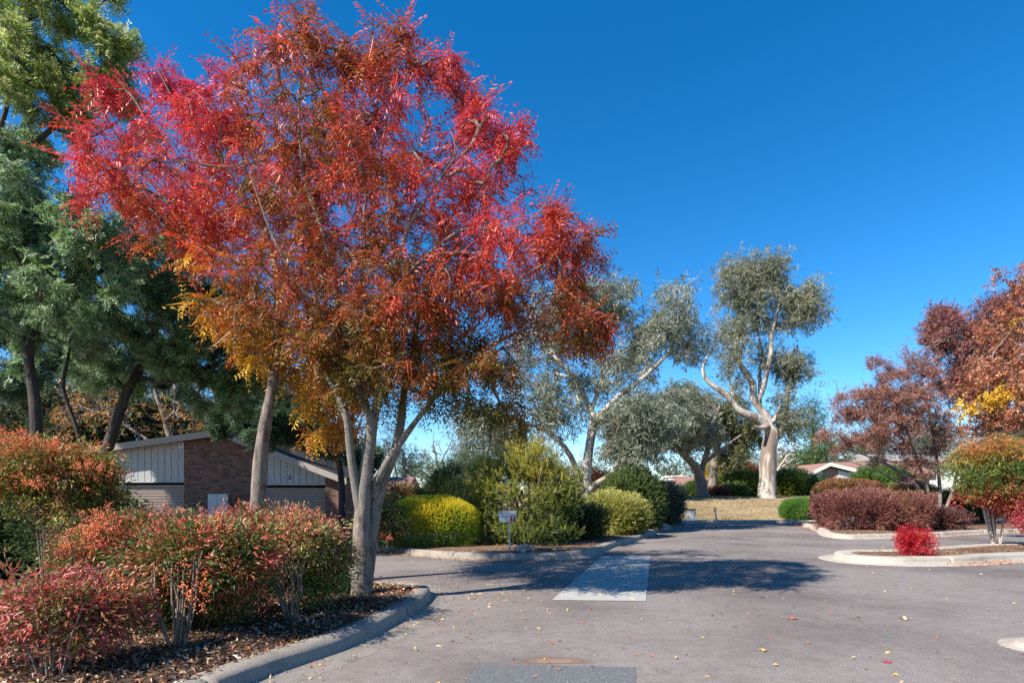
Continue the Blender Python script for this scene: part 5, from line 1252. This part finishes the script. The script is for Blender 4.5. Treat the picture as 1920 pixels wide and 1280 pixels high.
d = 68; b = stand(1366, d); hedge('yellow_bush', 'golden yellow autumn tree crown behind the brown hip roof', 'bush', (b[0], d, b[2]+2.2), (2.4, 1.6, 1.75), 3200, 'broad', 2.2, pal([(.40, .26, .02), (.58, .40, .04), (.62, .48, .09)], .7, .6), e=2.3, rough=.2, depth=.6)
b = stand(1394, d); hedge('purple_bush', 'small purple-red bush beside the golden yellow one', 'bush', (b[0], d-1, b[2]+2.1), (.9, .8, 1.6), 900, 'twig', 2.6, pal([(.10, .02, .03), (.24, .05, .06)], .7, .6), e=2.2, rough=.2, depth=.6)

# small scarlet bush on the island
hb = G(1716, 1039, .17)
hedge('scarlet_bush', 'small scarlet leafy bush at the nose of the kerbed island', 'bush', (hb[0], hb[1]+.1, .43), (.29, .26, .26), 800, 'nandina', .72, pal([(.26, .010, .015), (.48, .015, .025), (.60, .03, .045), (.62, .08, .09)], 2, .7), e=1.5, rough=.32, depth=.25, upb=.15, rnd=.5)

# heavenly bamboo on the island, pale canes below
hb = np.array([(1868-960)/F*16.4, 16.4, .15])
shrub('nandina_bush', 'tall island bush, green and yellow above coral red leaves and pale bare canes', 'bush', hb, 13, .55, 1.9,
      [((hb[0], 16.3, 2.65), (1.15, .9, .42), 260), ((hb[0]-.5, 16.2, 2.3), (.85, .8, .5), 200), ((hb[0]+.8, 16.3, 2.4), (.9, .8, .6), 220), ((hb[0]-.2, 16.0, 1.72), (1.0, .7, .3), 170), ((hb[0]+.5, 15.9, 1.35), (.85, .6, .28), 170), ((hb[0]-.9, 16.0, 1.75), (.4, .5, .3), 50)],
      'nandina', 6, 1.15, pal([(.48, .08, .07), (.50, .05, .06), (.40, .16, .05), (.10, .15, .03), (.06, .14, .03), (.18, .22, .04), (.38, .26, .05), (.44, .17, .06)], 1.3, .35, (.9, 3.1, .85), .2),
      bark='bark_pale', caner=.028, outward=.4, rnd=.7, spread=.08, rt=.004)
hb = np.array([(1960-960)/F*15.6, 15.6, .15])
shrub('nandina_bush', 'coral red bush at the right edge of the frame on the island', 'bush', hb, 9, .5, 1.3, [((hb[0], 15.6, 1.35), (.9, .7, .4), 200), ((hb[0]-.3, 15.5, .95), (.6, .6, .25), 90)],
      'nandina', 6, 1.15, pal([(.40, .05, .06), (.50, .07, .09), (.52, .16, .14), (.14, .15, .04)], 1.3, .5), bark='bark_pale', caner=.02, outward=.4, rnd=.7, spread=.08, rt=.004)

# ------------------------------------------------------------------ trees on the right
d = 25.6
CREPE = pal([(.11, .075, .04), (.24, .115, .08), (.37, .16, .12), (.47, .27, .21)], 1.0, .7)
tree('crepe_myrtle', 'spreading pinkish-brown tree with several leaning dark stems behind the barberry', 'tree',
     [[(1752, 992, d, .13), (1745, 965, d, .115), (1735, 935, d, .10), (1712, 905, d, .085), (1680, 880, d-.2, .07), (1645, 862, d-.4, .05), (1600, 845, d-.6, .03), (1560, 835, d-.8, .018)],
      [(1750, 985, d, .10), (1748, 950, d+.1, .085), (1735, 905, d+.2, .07), (1715, 850, d+.3, .055), (1690, 780, d+.3, .04), (1660, 720, d+.3, .025)],
      [(1752, 985, d, .10), (1762, 945, d+.2, .085), (1760, 890, d+.4, .07), (1750, 820, d+.5, .05), (1735, 740, d+.5, .032), (1720, 680, d+.5, .02)],
      [(1755, 988, d, .09), (1775, 950, d, .075), (1790, 905, d, .06), (1800, 850, d, .045), (1800, 780, d, .03)],
      [(1712, 905, d, .06), (1690, 905, d-.5, .045), (1640, 880, d-.9, .03), (1580, 860, d-1, .018)],
      [(1735, 905, d+.2, .05), (1700, 830, d-.2, .04), (1640, 790, d-.4, .03), (1600, 750, d-.5, .018)]],
     [(1650, 785, d-.2, 95, 58, 1.8, 460), (1600, 822, d-.6, 72, 26, 1.2, 150), (1700, 740, d+.2, 75, 60, 1.7, 320), (1640, 730, d, 65, 45, 1.4, 130), (1770, 790, d+.2, 45, 70, 1.4, 170), (1720, 870, d, 70, 40, 1.5, 160), (1690, 680, d+.2, 50, 30, 1, 60), (1590, 770, d-.4, 40, 40, 1, 60), (1760, 700, d+.3, 30, 40, 1, 50)],
     'twig', 10, .95, CREPE, 'bark_grey', 'dull', rt=.0055, step=.2, seg=.3, lift=.1, outward=.5, rnd=.6, spread=.10, lo=.1, bare=[(1690, 660, d+.2, 80, 34, 1.2, 90), (1760, 640, d+.4, 50, 40, 1, 60), (1590, 720, d-.4, 50, 40, 1, 45)])
d = 27.5
tree('ash_tree', 'round-crowned purple-red tree behind the orange one at the right edge', 'tree',
     [[(1905, 990, d, .32), (1900, 900, d, .24), (1890, 800, d, .19), (1870, 720, d, .13), (1840, 640, d, .07), (1820, 600, d, .04)], [(1893, 820, d, .13), (1930, 700, d, .1), (1950, 600, d, .06)], [(1885, 780, d, .1), (1820, 700, d, .07), (1770, 640, d, .04)]],
     [(1830, 625, d, 100, 65, 2.2, 320), (1770, 610, d, 45, 45, 1.4, 110), (1900, 600, d, 70, 60, 2, 170), (1810, 720, d, 60, 50, 1.8, 150), (1900, 720, d, 80, 80, 2.2, 200), (1760, 650, d, 30, 40, 1, 40)],
     'twig', 9, 1.7, pal([(.09, .045, .04), (.20, .075, .07), (.30, .12, .11), (.25, .18, .07)], .8, .6), 'bark_grey', 'dull', rt=.008, step=.4, seg=.4, group='large trees at the right edge', outward=.5, rnd=.6, spread=.16, lo=.1)
d = 19.5
ORG = pal([(.13, .04, .04), (.30, .09, .05), (.42, .16, .075), (.48, .26, .15), (.24, .08, .07)], .9, .75)
tree('oak_tree', 'orange-brown tree with a band of yellow leaves leaning in from the right edge', 'tree',
     [[(2060, 1010, d, .34), (2055, 900, d, .27), (2035, 800, d, .22), (2000, 700, d, .16), (1960, 600, d, .09), (1920, 530, d, .04)], [(2040, 820, d, .14), (1980, 790, d-.4, .1), (1920, 778, d-.6, .065), (1860, 772, d-.8, .03)], [(2038, 800, d, .12), (1960, 735, d-.3, .08), (1890, 690, d-.5, .04)],
      [(2045, 850, d, .1), (1990, 800, d-.6, .07), (1930, 792, d-.9, .045), (1870, 800, d-1, .02)], [(2000, 700, d, .1), (2040, 600, d, .07), (2050, 500, d, .04)]],
     [(1930, 640, d, 80, 90, 1.8, 300), (1890, 720, d-.4, 60, 55, 1.3, 160), (1960, 560, d, 60, 60, 1.4, 130), (1905, 530, d, 34, 28, .7, 34), (1990, 700, d, 80, 100, 1.8, 200), (1880, 790, d-.7, 60, 28, .9, 70), (1870, 515, d, 12, 14, .3, 6), (2060, 560, d, 90, 110, 2, 200)],
     'broad', 6, .85, ORG, 'bark_grey', 'dull', rt=.007, step=.3, seg=.35, group='large trees at the right edge', outward=.45, rnd=.65, spread=.13, lo=.1,
     extra=lambda tp: [(lambda p: scatter(T['broad'], p, rng.normal(size=p.shape)+np.array([0, 0, .2]), rng.uniform(.7, 1.2, len(p)), pal([(.48, .25, .02), (.64, .39, .045)], 1, .7)(p), .7))(
         np.vstack([in_blob(n, P(x, y, d-1.0), (rx*d/F, .5, ry*d/F), .5) for x, y, rx, ry, n in [(1855, 755, 30, 15, 70), (1825, 767, 22, 10, 34), (1880, 738, 12, 18, 30), (1797, 765, 10, 9, 12), (1918, 745, 9, 10, 12), (1900, 610, 8, 5, 6)]]))])

# ------------------------------------------------------------------ camera, sun and sky
cam = bpy.data.cameras.new('camera'); co = bpy.data.objects.new('camera', cam); COL.objects.link(co)
co.location = (0, 0, H); co.rotation_euler = (math.pi/2, 0, 0)
cam.sensor_width = 36; cam.lens = 36*F/1920; cam.shift_y = (YH-640)/1920; cam.clip_end = 3000; cam.clip_start = .05
scene.camera = co

ELEV = math.radians(41.5); AZ = np.array([.84, .54]); AZ = AZ/np.linalg.norm(AZ)
sd = Vector((AZ[0]*math.cos(ELEV), AZ[1]*math.cos(ELEV), -math.sin(ELEV)))
sun = bpy.data.lights.new('sun', 'SUN'); sun.energy = 4.7; sun.angle = math.radians(.53); sun.color = (1.0, .93, .83)
so = bpy.data.objects.new('sun', sun); COL.objects.link(so); so.rotation_euler = sd.to_track_quat('-Z', 'Y').to_euler(); so.location = (-20, -12, 20)

w = bpy.data.worlds.new('World'); scene.world = w; w.use_nodes = True
nt = w.node_tree; bg = nt.nodes['Background']
sky = nt.nodes.new('ShaderNodeTexSky'); sky.sky_type = 'NISHITA'; sky.sun_disc = False
sky.sun_elevation = ELEV; sky.sun_rotation = math.atan2(-AZ[0], -AZ[1])
sky.air_density = .9; sky.dust_density = .05; sky.ozone_density = 3.5; sky.altitude = 600
hs_ = nt.nodes.new('ShaderNodeHueSaturation'); hs_.inputs['Saturation'].default_value = 1.35; hs_.inputs['Hue'].default_value = .498
nt.links.new(sky.outputs[0], hs_.inputs['Color']); nt.links.new(hs_.outputs[0], bg.inputs['Color'])
bg.inputs['Strength'].default_value = .100

vs = scene.view_settings; vs.view_transform = 'Standard'; vs.look = 'None'; vs.gamma = 1; vs.use_curve_mapping = False; vs.exposure = 1.2
scene.cycles.max_bounces = 8; scene.cycles.diffuse_bounces = 4; scene.cycles.transmission_bounces = 4; scene.cycles.glossy_bounces = 2; scene.cycles.transparent_max_bounces = 8
scene.cycles.use_denoising = False
